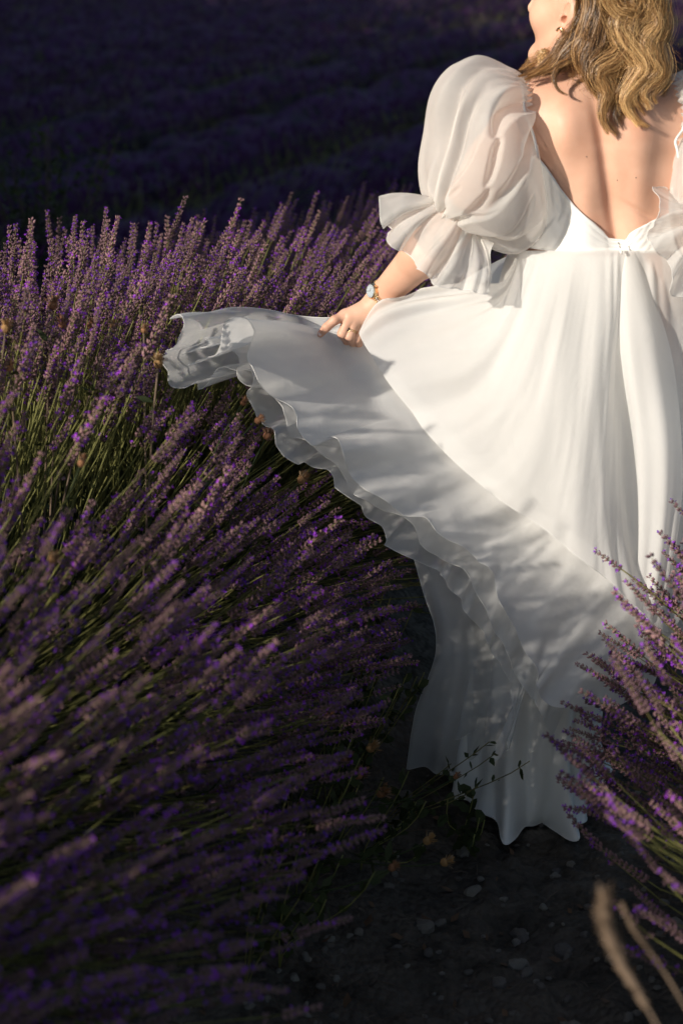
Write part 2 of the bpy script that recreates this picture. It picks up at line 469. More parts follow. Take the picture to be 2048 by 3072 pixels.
def body_field(p):
    x, y, z = p[:, 0], p[:, 1], p[:, 2]
    cx, a, yc, bb = tsec(np.clip(z, ZLO, ZHI))
    dx, dy = x - cx, y - yc
    k = ((np.abs(dx / a) ** 2.35 + np.abs(dy / bb) ** 2.35) + 1e-12) ** (1 / 2.35)
    d = (k - 1) * np.minimum(a, bb)
    d = np.maximum(d, np.maximum(z - ZHI, ZLO - z))
    back = np.clip(-dy / bb, 0, 1)
    # spine groove, shoulder blades, small of the back
    zt = P(1800, 300, 2.68)[2]; zb = P(1855, 735, 2.68)[2]
    t = np.clip((zt - z) / (zt - zb), 0, 1)
    sx = P(1786, 300, 2.68)[0] * (1 - t) + P(1853, 735, 2.68)[0] * t
    env = np.clip((zt + 0.03 - z) / 0.10, 0, 1) * np.clip((z - zb + 0.25) / 0.1, 0, 1)
    d = d + back * env * (0.0115 * np.exp(-((x - sx) / 0.011) ** 2) + 0.011 * np.exp(-((x - sx) / 0.036) ** 2))
    for (px, py, amp, rx, rz) in ((1698, 350, 0.014, 0.040, 0.065), (1915, 355, 0.013, 0.042, 0.065),
                                  (1740, 480, -0.004, 0.03, 0.05), (1765, 600, 0.005, 0.022, 0.10), (1912, 590, 0.006, 0.022, 0.09)):
        c = P(px, py, 2.68)
        d = d - back * amp * np.exp(-((x - c[0]) / rx) ** 2 - ((z - c[2]) / rz) ** 2)
    # flesh crease by the right under-arm
    c = P(1925, 640, 2.68)
    cr = (z - c[2]) + 0.55 * (x - c[0])
    d = d + back * 0.004 * np.exp(-(cr / 0.006) ** 2) * np.exp(-((x - c[0]) / 0.035) ** 2)
    # neck and head
    d = smin(d, rcone(p, NECK0, H(-0.022, 0, -0.05), 0.056, 0.050), 0.035)
    hd = ell(p, H(-0.012, 0, 0.03), (0.098, 0.076, 0.098), HAX)
    hd = smin(hd, ell(p, H(0.045, 0, -0.025), (0.056, 0.060, 0.078), HAX), 0.03)
    hd = smin(hd, rcone(p, H(0.0, 0.050, -0.060), H(0.072, 0.012, -0.102), 0.020, 0.020), 0.022)
    hd = smin(hd, rcone(p, H(0.0, -0.050, -0.060), H(0.072, -0.012, -0.102), 0.020, 0.020), 0.022)
    hd = smin(hd, ell(p, H(0.083, 0, -0.104), (0.019, 0.022, 0.017), HAX), 0.016)
    for s in (1, -1):
        hd = smin(hd, ell(p, H(0.062, 0.033 * s, -0.028), (0.032, 0.030, 0.030), HAX), 0.02)
        hd = np.maximum(hd, -ell(p, H(0.103, 0.031 * s, 0.012), (0.014, 0.016, 0.010), HAX))
        hd = smin(hd, ell(p, H(0.083, 0.030 * s, 0.010), (0.013, 0.013, 0.012), HAX), 0.004)
    hd = smin(hd, rcone(p, H(0.098, 0, 0.014), H(0.117, 0, -0.030), 0.008, 0.0115), 0.012)
    hd = smin(hd, ell(p, H(0.090, 0, -0.060), (0.012, 0.020, 0.006), HAX), 0.005)
    hd = smin(hd, ell(p, H(0.088, 0, -0.071), (0.012, 0.018, 0.007), HAX), 0.004)
    d = smin(d, hd, 0.022)
    for s in (1, -1):
        e0 = H(-0.008, 0.074 * s, -0.014)
        tilt = HAX.copy(); tilt[1] = HL * s
        fr = HF * 0.92 - HL * s * 0.30; fr /= np.linalg.norm(fr); nl = np.cross(HU, fr) * s; nl /= np.linalg.norm(nl)
        ax = np.array([fr, nl, HU])
        ear = ell(p, e0, (0.0185, 0.0085, 0.031), ax)
        ear = smin(ear, ell(p, e0 - HU * 0.026 + fr * 0.004, (0.009, 0.006, 0.011), ax), 0.006)
        ear = np.maximum(ear, -ell(p, e0 + nl * 0.0085 * 1.0 - HU * 0.001 + fr * 0.002, (0.0125, 0.0075, 0.0225), ax))
        ear = smin(ear, ell(p, e0 + nl * 0.002 - fr * 0.006, (0.0045, 0.0055, 0.016), ax), 0.004)
        ear = smin(ear, ell(p, e0 + nl * 0.004 + fr * 0.0135 - HU * 0.006, (0.005, 0.005, 0.007), ax), 0.004)
        ear = np.maximum(ear, -ell(p, e0 + nl * 0.004 + fr * 0.007 - HU * 0.008, (0.0042, 0.012, 0.006), ax))
        d = smin(d, ear, 0.004)
    # arms
    arm = smin(rcone(p, SHL, SHL * 0.55 + ELB * 0.45, 0.050, 0.044), rcone(p, SHL * 0.55 + ELB * 0.45, ELB, 0.044, 0.036), 0.02)
    mid = ELB * 0.68 + WRI * 0.32
    arm = smin(arm, rcone(p, ELB, mid, 0.036, 0.038), 0.018)
    arm = smin(arm, rcone(p, mid, WRI, 0.038, 0.0245), 0.02)
    armr = smin(rcone(p, SHR, ELR, 0.050, 0.036), rcone(p, ELR, WRR, 0.038, 0.025), 0.02)
    armr = smin(armr, rcone(p, WRR, WRR + np.array([0.05, 0.05, -0.06]), 0.024, 0.02), 0.02)
    d = smin(d, np.minimum(arm, armr), 0.05)
    return d
_hand_lo = np.array([-0.11, 2.74, 0.85])
def hand_field(p):
    mid = ELB * 0.68 + WRI * 0.32
    d = smin(rcone(p, ELB, mid, 0.036, 0.038), rcone(p, mid, WRI, 0.038, 0.0245), 0.02)
    d = np.minimum(d, d)
    pal = 1e3
    W = HP(1080, 470, HY + 0.004)
    for (x, y, o, r) in ((600, 610, 0.000, 0.0105), (668, 640, -0.006, 0.0112), (750, 690, -0.004, 0.0112), (845, 760, 0.004, 0.0102)):
        pal = smin(pal, rcone(p, W + (HP(x, y, HY) - W) * 0.08, HP(x, y, HY + o), 0.0185, r), 0.012)
    pal = smin(pal, rcone(p, HP(1000, 520, HY + 0.015), HP(930, 640, HY + 0.024), 0.018, 0.0125), 0.012)
    d = smin(d, pal, 0.02)
    f = 1e3
    for joints, rad in FING:
        pts = [HP(x, y, HY + o) for x, y, o in joints]
        g = 1e3
        for i in range(len(pts) - 1):
            g = smin(g, rcone(p, pts[i], pts[i + 1], rad[i], rad[i + 1]), 0.0035)
        f = np.minimum(f, g)
    d = smin(d, f, 0.0075)
    return d
def full_field(p):
    d = body_field(p)
    near = (p[:, 0] < 0.16) & (p[:, 2] < 1.2) & (p[:, 2] > 0.8)
    if near.any():
        d[near] = np.minimum(d[near], hand_field(p[near]))
    return d
def chunked(f, p, n=400000):
    return np.concatenate([f(p[i:i + n]) for i in range(0, len(p), n)])
def grad(f, p, e=0.0006):
    g = np.zeros_like(p)
    for k in range(3):
        q = np.zeros(3); q[k] = e
        g[:, k] = (f(p + q) - f(p - q)) / (2 * e)
    return g
def surface_net(f, lo, hi, h):
    lo = np.asarray(lo, float); n = np.ceil((np.asarray(hi) - lo) / h).astype(int) + 1
    ax = [lo[k] + np.arange(n[k]) * h for k in range(3)]
    G = np.stack(np.meshgrid(*ax, indexing='ij'), -1).reshape(-1, 3)
    k4 = 4
    nc = (n + k4 - 1) // k4 + 1
    axc = [lo[k] + (np.arange(nc[k]) * k4) * h for k in range(3)]
    Gc = np.stack(np.meshgrid(*axc, indexing='ij'), -1).reshape(-1, 3)
    Dc = chunked(f, Gc).reshape(nc)
    near_ = np.abs(Dc) < 8.0 * h
    m8 = np.zeros(nc - 1, bool); sg = Dc[:-1, :-1, :-1] < 0
    for a in (0, 1):
        for b_ in (0, 1):
            for e in (0, 1):
                m8 |= near_[a:nc[0] - 1 + a, b_:nc[1] - 1 + b_, e:nc[2] - 1 + e]
                m8 |= (Dc[a:nc[0] - 1 + a, b_:nc[1] - 1 + b_, e:nc[2] - 1 + e] < 0) != sg
    ci = [np.minimum(np.arange(n[k]) // k4, nc[k] - 2) for k in range(3)]
    act_ = m8[np.ix_(*ci)].ravel()
    D = np.where(sg[np.ix_(*ci)].ravel(), -1.0, 1.0)
    D[act_] = chunked(f, G[act_])
    D = D.reshape(n)
    S = D < 0
    c = np.zeros(n - 1, int)
    for a in (0, 1):
        for b_ in (0, 1):
            for e in (0, 1):
                c += S[a:n[0] - 1 + a, b_:n[1] - 1 + b_, e:n[2] - 1 + e]
    act = (c > 0) & (c < 8)
    idx = -np.ones(n - 1, int)
    I = np.argwhere(act)
    idx[act] = np.arange(len(I))
    V = lo + (I + 0.5) * h
    faces = []
    for k in range(3):
        sl0 = [slice(None)] * 3; sl1 = [slice(None)] * 3
        sl0[k] = slice(0, -1); sl1[k] = slice(1, None)
        cross = S[tuple(sl0)] != S[tuple(sl1)]
        E = np.argwhere(cross)
        u, w = (k + 1) % 3, (k + 2) % 3
        ok = (E[:, u] > 0) & (E[:, w] > 0) & (E[:, u] < n[u] - 1) & (E[:, w] < n[w] - 1)
        E = E[ok]
        q = []
        for (du, dw) in ((-1, -1), (0, -1), (0, 0), (-1, 0)):
            e = E.copy(); e[:, u] += du; e[:, w] += dw
            q.append(idx[e[:, 0], e[:, 1], e[:, 2]])
        q = np.stack(q, 1)
        flip = ~S[E[:, 0], E[:, 1], E[:, 2]]
        q[flip] = q[flip][:, ::-1]
        faces.append(q)
    F = np.concatenate(faces)
    for _ in range(3):
        d = f(V); g = grad(f, V); V = V - np.clip(d / ((g * g).sum(1) + 1e-9), -h, h)[:, None] * g * 0.9
    return V, F
def push(G, d=0.006, it=3):
    """keep cloth or hair outside the body"""
    sh = G.shape; p = G.reshape(-1, 3).copy()
    for _ in range(it):
        f = body_field(p); m_ = f < d
        if not m_.any(): break
        g = grad(body_field, p[m_]); L = np.linalg.norm(g, axis=1, keepdims=True) + 1e-6
        p[m_] += (d - f[m_])[:, None] * g / L
    return p.reshape(sh)

FEET = np.array([0.40, 2.84, float(ground(0.40, 2.84))])
woman = empty('person', FEET, 'woman in ivory wedding dress walking away, wavy blonde hair, one hand lifting her skirt', 'person')
def build_body():
    bag = Bag(); NR = []
    zc = 0.93
    boxes = [((0.12, 2.60, zc), (0.92, 3.02, 1.79), 0.0042, body_field)]
    for lo, hi, h, f in boxes:
        V, F = surface_net(f, lo, hi, h)
        c = V[F].mean(1)
        keep = ~((c[:, 0] < 0.185) & (c[:, 2] < 1.15))
        e = np.abs((c - EAR_W) @ HAX.T)
        keep &= ~((e[:, 0] < 0.030) & (e[:, 1] < 0.03) & (e[:, 2] < 0.044))
        bag.add(V, F[keep]); g = grad(f, V); NR.append(g)
    # ear, fine
    V, F = surface_net(body_field, EAR_W - 0.06, EAR_W + 0.06, 0.0017)
    c = V[F].mean(1); e = np.abs((c - EAR_W) @ HAX.T)
    bag.add(V, F[(e[:, 0] < 0.0325) & (e[:, 1] < 0.0325) & (e[:, 2] < 0.0465)]); NR.append(grad(body_field, V))
    # forearm and hand, fine
    V, F = surface_net(hand_field, (-0.06, 2.64, 0.90), (0.235, 2.92, 1.20), 0.0019)
    c = V[F].mean(1)
    bag.add(V, F[(c[:, 0] < 0.20)]); NR.append(grad(hand_field, V))
    # legs under the skirt
    def legs(p):
        a = rcone(p, (0.42, 2.80, 0.95), (0.36, 2.83, 0.50), 0.085, 0.056)
        a = smin(a, rcone(p, (0.36, 2.83, 0.50), (0.36, 2.80, 0.10), 0.056, 0.034), 0.02)
        a = smin(a, rcone(p, (0.36, 2.79, 0.085), (0.34, 2.93, 0.055), 0.034, 0.028), 0.02)
        b_ = rcone(p, (0.54, 2.80, 0.95), (0.50, 2.92, 0.50), 0.085, 0.056)
        b_ = smin(b_, rcone(p, (0.50, 2.92, 0.50), (0.47, 2.90, 0.10), 0.056, 0.034), 0.02)
        b_ = smin(b_, rcone(p, (0.47, 2.89, 0.085), (0.46, 3.04, 0.055), 0.034, 0.028), 0.02)
        d = smin(a, b_, 0.03)
        return smin(d, ell(p, (0.478, 2.79, 0.95), (0.165, 0.115, 0.10)), 0.03)
    V, F = surface_net(legs, (0.22, 2.62, 0.0), (0.70, 3.10, 0.96), 0.009)
    bag.add(V, F); NR.append(grad(legs, V))
    o = bag_part('body', bag, [M['skin']], woman)
    N = np.concatenate(NR); N /= np.linalg.norm(N, axis=1, keepdims=True) + 1e-9
    o.data.normals_split_custom_set_from_vertices([tuple(v) for v in N])
    return o
BODY = build_body()

# ------------------------------------------------------------------ dress
def ripple(G, fn, close=False):
    N = grid_normals(G, close)
    nu, nv = G.shape[:2]
    u = np.linspace(0, 1, nu)[:, None]; v = np.linspace(0, 1, nv)[None, :]
    return G + N * fn(u, v)[..., None]
def sheet(name, cols, nu, nv, mat, parent, rip=None, keep_out=0.0, hem=None, hem_mat=None, hem_r=0.00055):
    """cols: list of columns, each a list of (px,py,Y), same length; u runs over columns, v down a column"""
    A = np.array([[tuple(P(*c)) for c in col] for col in cols])
    A = cspline(A, nu)
    A = np.swapaxes(cspline(np.swapaxes(A, 0, 1), nv), 0, 1)
    if rip is not None: A = ripple(A, rip)
    if keep_out: A = push(A, keep_out)
    o = part(name, A.reshape(-1, 3), grid_faces(nu, nv), mat, parent)
    if hem:
        lines = {'bottom': A[:, -1], 'left': A[0, :], 'right': A[-1, :], 'top': A[:, 0]}
        for h in hem:
            V, F = tube(lines[h], hem_r, 5)
            part('hem', V, F, hem_mat or M['hem'], o)
    return o, A

# bodice: wraps the torso between waist seam and neckline
NECKL = [(1500, 492), (1585, 486), (1606, 474), (1618, 468), (1640, 500), (1680, 566), (1720, 616), (1760, 655), (1800, 686), (1840, 713),
         (1854, 722), (1866, 715), (1885, 700), (1915, 682), (1945, 668), (1970, 660), (2010, 640), (2060, 560), (2100, 500)]
nx = np.array([P(a, b_, 2.68)[0] for a, b_ in NECKL]); nzv = np.array([P(a, b_, 2.68)[2] for a, b_ in NECKL])
def build_bodice():
    z0 = P(1816, 757, 2.67)[2]
    n, mrows = 220, 26
    th = np.linspace(0, 2 * math.pi, n, endpoint=False)
    G = np.zeros((n, mrows, 3))
    for i, t in enumerate(th):
        s, c = math.sin(t), math.cos(t)
        xx = tsec(z0 + 0.1)[0] + c * tsec(z0 + 0.12)[1]
        top = float(np.interp(xx, nx, nzv)) if s < 0 else P(1800, 470, 2.68)[2]
        if s < 0 and s > -0.25: top = top * (-s / 0.25) + P(1800, 486, 2.68)[2] * (1 + s / 0.25)
        ex = 2 / 2.35
        if s < -0.25:
            for _ in range(8):
                xx = tsec(top)[0] + (tsec(top)[1] + 0.005) * np.sign(c) * abs(c) ** ex
                top = 0.5 * top + 0.5 * float(np.interp(xx, nx, nzv))
        zz = np.linspace(z0, top, mrows)
        cx, a, yc, bb = tsec(zz)
        G[i, :, 0] = cx + (a + 0.005) * np.sign(c) * abs(c) ** ex
        G[i, :, 1] = yc + (bb + 0.005) * np.sign(s) * abs(s) ** ex
        G[i, :, 2] = zz
    p = G.reshape(-1, 3)
    for _ in range(4):
        f = body_field(p); g = grad(body_field, p); g[:, 2] *= 0.2
        p = p + ((0.0045 - f)[:, None] * g / ((g * g).sum(1, keepdims=True) + 1e-6)).clip(-0.01, 0.01)
    G = p.reshape(G.shape)
    u = np.linspace(0, 1, n)[:, None]; v = np.linspace(0, 1, mrows)[None, :]
    N = grid_normals(G, True)
    d = 0.0016 * np.sin(v * 9 + 10 * np.sin(u * 20)) * np.exp(-((u - 0.80) / 0.06) ** 2) + 0.0012 * np.sin(v * 12 + u * 60) * np.exp(-((u - 0.70) / 0.08) ** 2)
    G = G + N * np.abs(d)[..., None]
    o = part('bodice', G.reshape(-1, 3), grid_faces(n, mrows, True), M['satin'], woman)
    sol = o.modifiers.new('thickness', 'SOLIDIFY'); sol.thickness = 0.0022; sol.offset = 0
    # waist seam and neckline binding
    ring = np.vstack([G[:, 0], G[:1, 0]])
    V, F = tube(ring, 0.0013, 6, False); part('waist_seam', V, F, M['satin'], o)
    ring = np.vstack([G[:, -1], G[:1, -1]])
    V, F = tube(ring, 0.0011, 6, False); part('neckline_binding', V, F, M['satin'], o)
    # strap
    for a, b_ in ((1612, 1572), (2034, 2062)):
        pts = np.array([P(a, 476, 2.67), P(a - 4, 450, 2.67), P(a - 9, 422, 2.675), P((a + b_) / 2, 385, 2.69), P(b_, 330, 2.70), P(b_, 275, 2.74), P(b_, 262, 2.79), P(b_ + 10, 300, 2.85)])
        pts = push(crom(pts, 40), 0.003, 4)
        V, F = tube(pts, 0.0024, 6); part('shoulder_strap', V, F, M['satin'], woman)
    return G
BOD = build_bodice()

# ---- overskirt lit side: fans from the waist to the hand and down to the crease
S1 = [
 [(1552, 752, 2.755), (1512, 842, 2.735), (1392, 850, 2.745), (1230, 872, 2.772), (1138, 908, 2.780), (1082, 992, 2.778)],
 [(1556, 752, 2.735), (1512, 868, 2.690), (1410, 905, 2.700), (1265, 945, 2.740), (1160, 990, 2.752), (1098, 1040, 2.758)],
 [(1564, 752, 2.715), (1520, 890, 2.655), (1440, 980, 2.660), (1340, 1060, 2.675), (1250, 1110, 2.700), (1190, 1176, 2.700)],
 [(1590, 752, 2.695), (1545, 910, 2.635), (1490, 1050, 2.615), (1430, 1170, 2.610), (1370, 1260, 2.625), (1305, 1330, 2.635)],
 [(1640, 752, 2.680), (1605, 930, 2.615), (1565, 1110, 2.585), (1530, 1260, 2.575), (1490, 1380, 2.580), (1450, 1460, 2.590)],
 [(1700, 752, 2.668), (1680, 940, 2.605), (1660, 1140, 2.568), (1650, 1330, 2.552), (1640, 1480, 2.550), (1640, 1592, 2.552)],
 [(1765, 751, 2.662), (1755, 940, 2.610), (1745, 1160, 2.562), (1742, 1370, 2.540), (1745, 1560, 2.532), (1762, 1692, 2.530)],
 [(1825, 751, 2.662), (1822, 940, 2.612), (1812, 1160, 2.572), (1812, 1380, 2.552), (1825, 1590, 2.540), (1855, 1770, 2.530)],
 [(1868, 751, 2.664), (1866, 940, 2.628), (1856, 1160, 2.605), (1862, 1380, 2.590), (1880, 1600, 2.572), (1925, 1838, 2.545)],
 [(1920, 751, 2.672), (1925, 940, 2.640), (1915, 1160, 2.620), (1920, 1400, 2.605), (1940, 1620, 2.592), (1970, 1880, 2.560)],
 [(1985, 751, 2.690), (2000, 940, 2.650), (2010, 1160, 2.620), (2010, 1400, 2.610), (2010, 1640, 2.600), (2010, 1900, 2.575)],
 [(2050, 751, 2.730), (2090, 940, 2.700), (2110, 1160, 2.680), (2110, 1400, 2.670), (2100, 1640, 2.660), (2080, 1900, 2.640)],
 [(2085, 751, 2.790), (2150, 940, 2.780), (2190, 1160, 2.780), (2200, 1400, 2.770), (2190, 1640, 2.760), (2160, 1900, 2.740)],
]
def rip1(u, v):
    r = 0.007 * np.clip(v * 2, 0, 1) * np.sin(u * 46 + 1.5 * np.sin(v * 3)) * np.clip((u - 0.62) * 6, 0, 1)
    r = r + 0.0035 * np.exp(-v * 6) * np.sin(u * 95 + 2 * np.sin(u * 31)) * np.clip(v * 10, 0, 1) * np.clip((u - 0.5) * 5, 0, 1)
    q = np.stack([u * 9 + 0 * v, v * 1.3 + 0 * u, 0 * u * v + 3.3], -1)
    g = np.exp(-((u - 0.02) / 0.10) ** 2)
    r = r + 0.007 * g * np.sin(u * 150 + 4 * v) * np.sin(math.pi * v)
    fold = 0.010 * np.exp(-((u - 0.30 + 0.10 * v) / 0.018) ** 2) * np.clip(v * 1.5, 0, 1) - 0.006 * np.exp(-((u - 0.245 + 0.09 * v) / 0.03) ** 2) * np.clip(v * 1.5, 0, 1)
    fold = fold + 0.006 * np.exp(-((u - 0.12 + 0.03 * v) / 0.014) ** 2) * np.sin(math.pi * v) + 0.005 * np.exp(-((u - 0.56 - 0.05 * v) / 0.02) ** 2) * v
    q2 = np.stack([u * 26 + 3 * v, v * 1.4 + 0 * u, 0 * u * v + 9.1], -1)
    return r + fold + 0.009 * np.clip(v * 2, 0, 1) * fbm(q, 2) + 0.0022 * np.clip(v * 3, 0, 1) * fbm(q2, 3)
overskirt, A1 = sheet('overskirt', S1, 200, 120, M['organza_skirt'], woman, rip1, 0.007, ['bottom'], hem_r=0.0005)

# ---- flying panels: inner line to outer hem
def fly(name, inner, hem, mat, nu, nv, bulge, rip, hem_r=0.00055, near=0.75):
    n = 60
    Ip = crom(np.array(inner, float), n); Hp = crom(np.array(hem, float), n)
    Hp[:, 2] -= near * np.clip(Ip[:, 0] - Hp[:, 0], 0, 900) / 1600.0
    cols = []
    for k in range(n):
        row = []
        for t in (0, 0.17, 0.33, 0.5, 0.67, 0.84, 1.0):
            q = Ip[k] * (1 - t) + Hp[k] * t
            _, by, bz_ = bulge(k / (n - 1), t)
            uk = k / (n - 1)
            row.append(P(q[0], q[1] - bz_ * 1600 + 16 * math.sin(2 * math.pi * 1.2 * t) * math.exp(-(uk / 0.12) ** 2), q[2] + by))
        cols.append(row)
    A = np.array(cols)
    A = cspline(A, nu)
    A = np.swapaxes(cspline(np.swapaxes(A, 0, 1), nv), 0, 1)
    A = ripple(A, rip)
    o = part(name, A.reshape(-1, 3), grid_faces(nu, nv), mat, woman)
    for ln in (A[:, -1], A[0, :]):
        V, F = tube(ln, hem_r, 5); part('hem', V, F, M['hem'], o)
    return o, A
INNER = [(1084, 938, 2.862), (1084, 955, 2.862), (1083, 970, 2.860), (1082, 985, 2.858), (1084, 1000, 2.852), (1092, 1015, 2.840), (1115, 1040, 2.815),
         (1160, 1090, 2.775), (1230, 1170, 2.74), (1320, 1265, 2.70), (1430, 1370, 2.67), (1550, 1465, 2.645), (1660, 1545, 2.625), (1760, 1620, 2.61), (1860, 1700, 2.60), (1960, 1780, 2.60), (2040, 1840, 2.60)]
H1 = [(512, 934, 2.800), (545, 956, 2.765), (540, 995, 2.750), (510, 1036, 2.770), (492, 1080, 2.790), (509, 1134, 2.780), (568, 1166, 2.755), (613, 1160, 2.770), (640, 1123, 2.810),
      (683, 1104, 2.830), (732, 1114, 2.800), (749, 1150, 2.755), (743, 1188, 2.760), (764, 1231, 2.770), (802, 1258, 2.760), (824, 1323, 2.730), (867, 1383, 2.735), (922, 1386, 2.765),
      (987, 1415, 2.745), (1019, 1470, 2.715), (1075, 1522, 2.725), (1148, 1577, 2.715), (1163, 1625, 2.690), (1222, 1674, 2.700), (1312, 1709, 2.700), (1334, 1742, 2.675), (1380, 1790, 2.685), (1398, 1842, 2.665),
      (1446, 1890, 2.680), (1470, 1946, 2.665), (1500, 1994, 2.675), (1530, 2066, 2.660), (1536, 2144, 2.670), (1519, 2211, 2.690), (1512, 2256, 2.705), (1463, 2289, 2.74)]
H2 = [(560, 1088, 2.735), (600, 1078, 2.730), (642, 1052, 2.715), (676, 1000, 2.700), (690, 962, 2.695), (715, 945, 2.700), (742, 955, 2.715), (756, 990, 2.730), (759, 1040, 2.740), (750, 1085, 2.730),
      (775, 1150, 2.715), (830, 1199, 2.735), (884, 1238, 2.720), (900, 1296, 2.700), (943, 1338, 2.700), (980, 1306, 2.720), (1004, 1308, 2.700), (1026, 1352, 2.675), (1048, 1406, 2.690), (1100, 1472, 2.685), (1172, 1510, 2.670),
      (1215, 1552, 2.68), (1281, 1564, 2.675), (1324, 1607, 2.660), (1414, 1655, 2.660), (1450, 1692, 2.640), (1478, 1725, 2.650), (1495, 1800, 2.625), (1537, 1884, 2.635), (1573, 1950, 2.620), (1609, 2023, 2.630),
      (1616, 2077, 2.620), (1646, 2114, 2.625), (1705, 2124, 2.610), (1795, 2120, 2.615), (1870, 2110, 2.61), (1950, 2080, 2.615)]
def b1(u, t):
    s = math.sin(math.pi * t)
    return (0.0, 0.13 * (t if t < 0.34 else (1 - t) * 0.5) * 3 * math.exp(-(u / 0.28) ** 2) + 0.035 * s * math.exp(-((u - 0.55) / 0.25) ** 2) + 0.02 * s * math.exp(-((u - 0.2) / 0.15) ** 2), 0.0)
def b2(u, t):
    s = math.sin(math.pi * t)
    return (0.0, 0.13 * (t if t < 0.34 else (1 - t) * 0.5) * 3 * math.exp(-(u / 0.28) ** 2) - 0.020 * s * math.exp(-((u - 0.40) / 0.14) ** 2) + 0.035 * s * math.exp(-((u - 0.62) / 0.2) ** 2) - 0.01 * s, 0.0)
def r1(u, v):
    q = np.stack([u * 30 + 0 * v, v * 2.0 + 0 * u, 0 * u * v + 1.3], -1)
    return 0.010 * v ** 1.5 * fbm(q, 3) + 0.006 * v ** 2 * np.sin(u * 120 + 3 * v)
def r2(u, v):
    q = np.stack([u * 22 + 0 * v, v * 1.8 + 0 * u, 0 * u * v + 7.3], -1)
    return 0.008 * v ** 1.2 * fbm(q, 3) + 0.004 * v ** 2 * np.sin(u * 95 + 2 * v)
INNER2 = [(a + 2, b_ + 4, c - 0.008) for a, b_, c in INNER]
fly('skirt_under_flounce', INNER[:14], H1, M['organza_thin'], 260, 60, b1, r1)
_a = crom(np.array(H1, float), 40); _b = crom(np.array(H2, float), 40)
_w3 = np.linspace(0.30, 0.62, 40)[:, None]
_h3 = _a * _w3 + _b * (1 - _w3)
_h3[:, 0] += 10 * np.sin(np.arange(40) * 1.15); _h3[:, 1] += 10 * np.cos(np.arange(40) * 1.3); _h3[:, 2] += 0.006
fly('skirt_middle_flounce', [(a + 1, b_ + 2, c - 0.003) for a, b_, c in INNER[:15]], [tuple(h) for h in _h3], M['organza_thin'], 240, 50, b1, r2)
fly('skirt_flounce', INNER2, H2, M['organza_skirt'], 260, 60, b2, r2)
# lining layer of the lifted side behind the flounces (keeps the panel dense near the hand)
# ---- far side of the lifted skirt, seen behind the sleeve
sheet('skirt_front_panel', [
 [(1300, 905, 2.93), (1330, 960, 2.93), (1350, 1050, 2.92)],
 [(1400, 835, 2.91), (1420, 940, 2.91), (1440, 1050, 2.90)],
 [(1478, 790, 2.89), (1490, 900, 2.89), (1500, 1050, 2.88)],
 [(1560, 752, 2.86), (1570, 880, 2.86), (1580, 1050, 2.86)]], 40, 30, M['organza_skirt'], woman, None, 0.0, ['top'])
# ---- right hand drape
sheet('skirt_side_drape', [
 [(1868, 756, 2.667), (1852, 940, 2.628), (1864, 1120, 2.600), (1895, 1350, 2.584), (1912, 1600, 2.577), (1905, 1900, 2.60)],
 [(1876, 756, 2.664), (1882, 940, 2.618), (1900, 1120, 2.580), (1932, 1350, 2.557), (1938, 1600, 2.557), (1918, 1900, 2.58)],
 [(1888, 756, 2.664), (1920, 940, 2.616), (1952, 1120, 2.577), (1985, 1350, 2.544), (1982, 1600, 2.547), (1948, 1900, 2.572)],
 [(1902, 756, 2.667), (1955, 940, 2.626), (1996, 1120, 2.592), (2028, 1350, 2.558), (2016, 1600, 2.554), (1975, 1860, 2.575)],
 [(1916, 756, 2.674), (1978, 940, 2.648), (2022, 1120, 2.618), (2045, 1380, 2.587), (2035, 1580, 2.572), (1992, 1840, 2.590)]],
 70, 90, M['organza_skirt'], woman, lambda u, v: 0.005 * np.sin(u * 17 + 3 * v) * np.clip(v * 1.6 - 0.2, 0, 1) * (1 - u * 0.5), 0.006, ['right'])
sheet('skirt_side_underlayer', [
 [(1960, 770, 2.70), (1990, 1100, 2.66), (1950, 1500, 2.64), (1910, 1900, 2.66)],
 [(2000, 770, 2.71), (2060, 1100, 2.66), (2020, 1500, 2.65), (1985, 1850, 2.67)],
 [(2040, 770, 2.73), (2120, 1100, 2.70), (2110, 1500, 2.69), (2060, 1820, 2.70)],
 [(2075, 770, 2.78), (2200, 1100, 2.78), (2200, 1500, 2.77), (2150, 1820, 2.77)]], 50, 60, M['organza_skirt'], woman,
 lambda u, v: 0.008 * np.sin(u * 26 + 2 * v) * v, 0.006, ['bottom'])
# ---- trailing sheer layer low on the left
sheet('skirt_trailing_layer', [
 [(1242, 1680, 2.715), (1272, 1790, 2.725), (1300, 1880, 2.730), (1303, 1960, 2.735), (1280, 2040, 2.745), (1245, 2140, 2.760), (1222, 2300, 2.790)],
 [(1290, 1690, 2.705), (1320, 1800, 2.700), (1345, 1890, 2.705), (1350, 1980, 2.715), (1335, 2080, 2.725), (1315, 2200, 2.740), (1300, 2312, 2.770)],
 [(1360, 1720, 2.700), (1385, 1820, 2.715), (1405, 1910, 2.720), (1415, 2010, 2.725), (1410, 2120, 2.740), (1395, 2230, 2.755), (1370, 2325, 2.780)],
 [(1430, 1770, 2.690), (1450, 1870, 2.690), (1475, 1960, 2.700), (1490, 2060, 2.710), (1490, 2160, 2.720), (1475, 2240, 2.735), (1450, 2300, 2.760)],
 [(1510, 1830, 2.690), (1530, 1930, 2.700), (1550, 2010, 2.710), (1565, 2100, 2.715), (1570, 2190, 2.725), (1560, 2260, 2.740), (1530, 2300, 2.760)]],
 90, 80, M['organza_thin'], woman, lambda u, v: 0.008 * np.sin(u * 24 + 4 * v) * v, 0.0, ['bottom', 'left'])
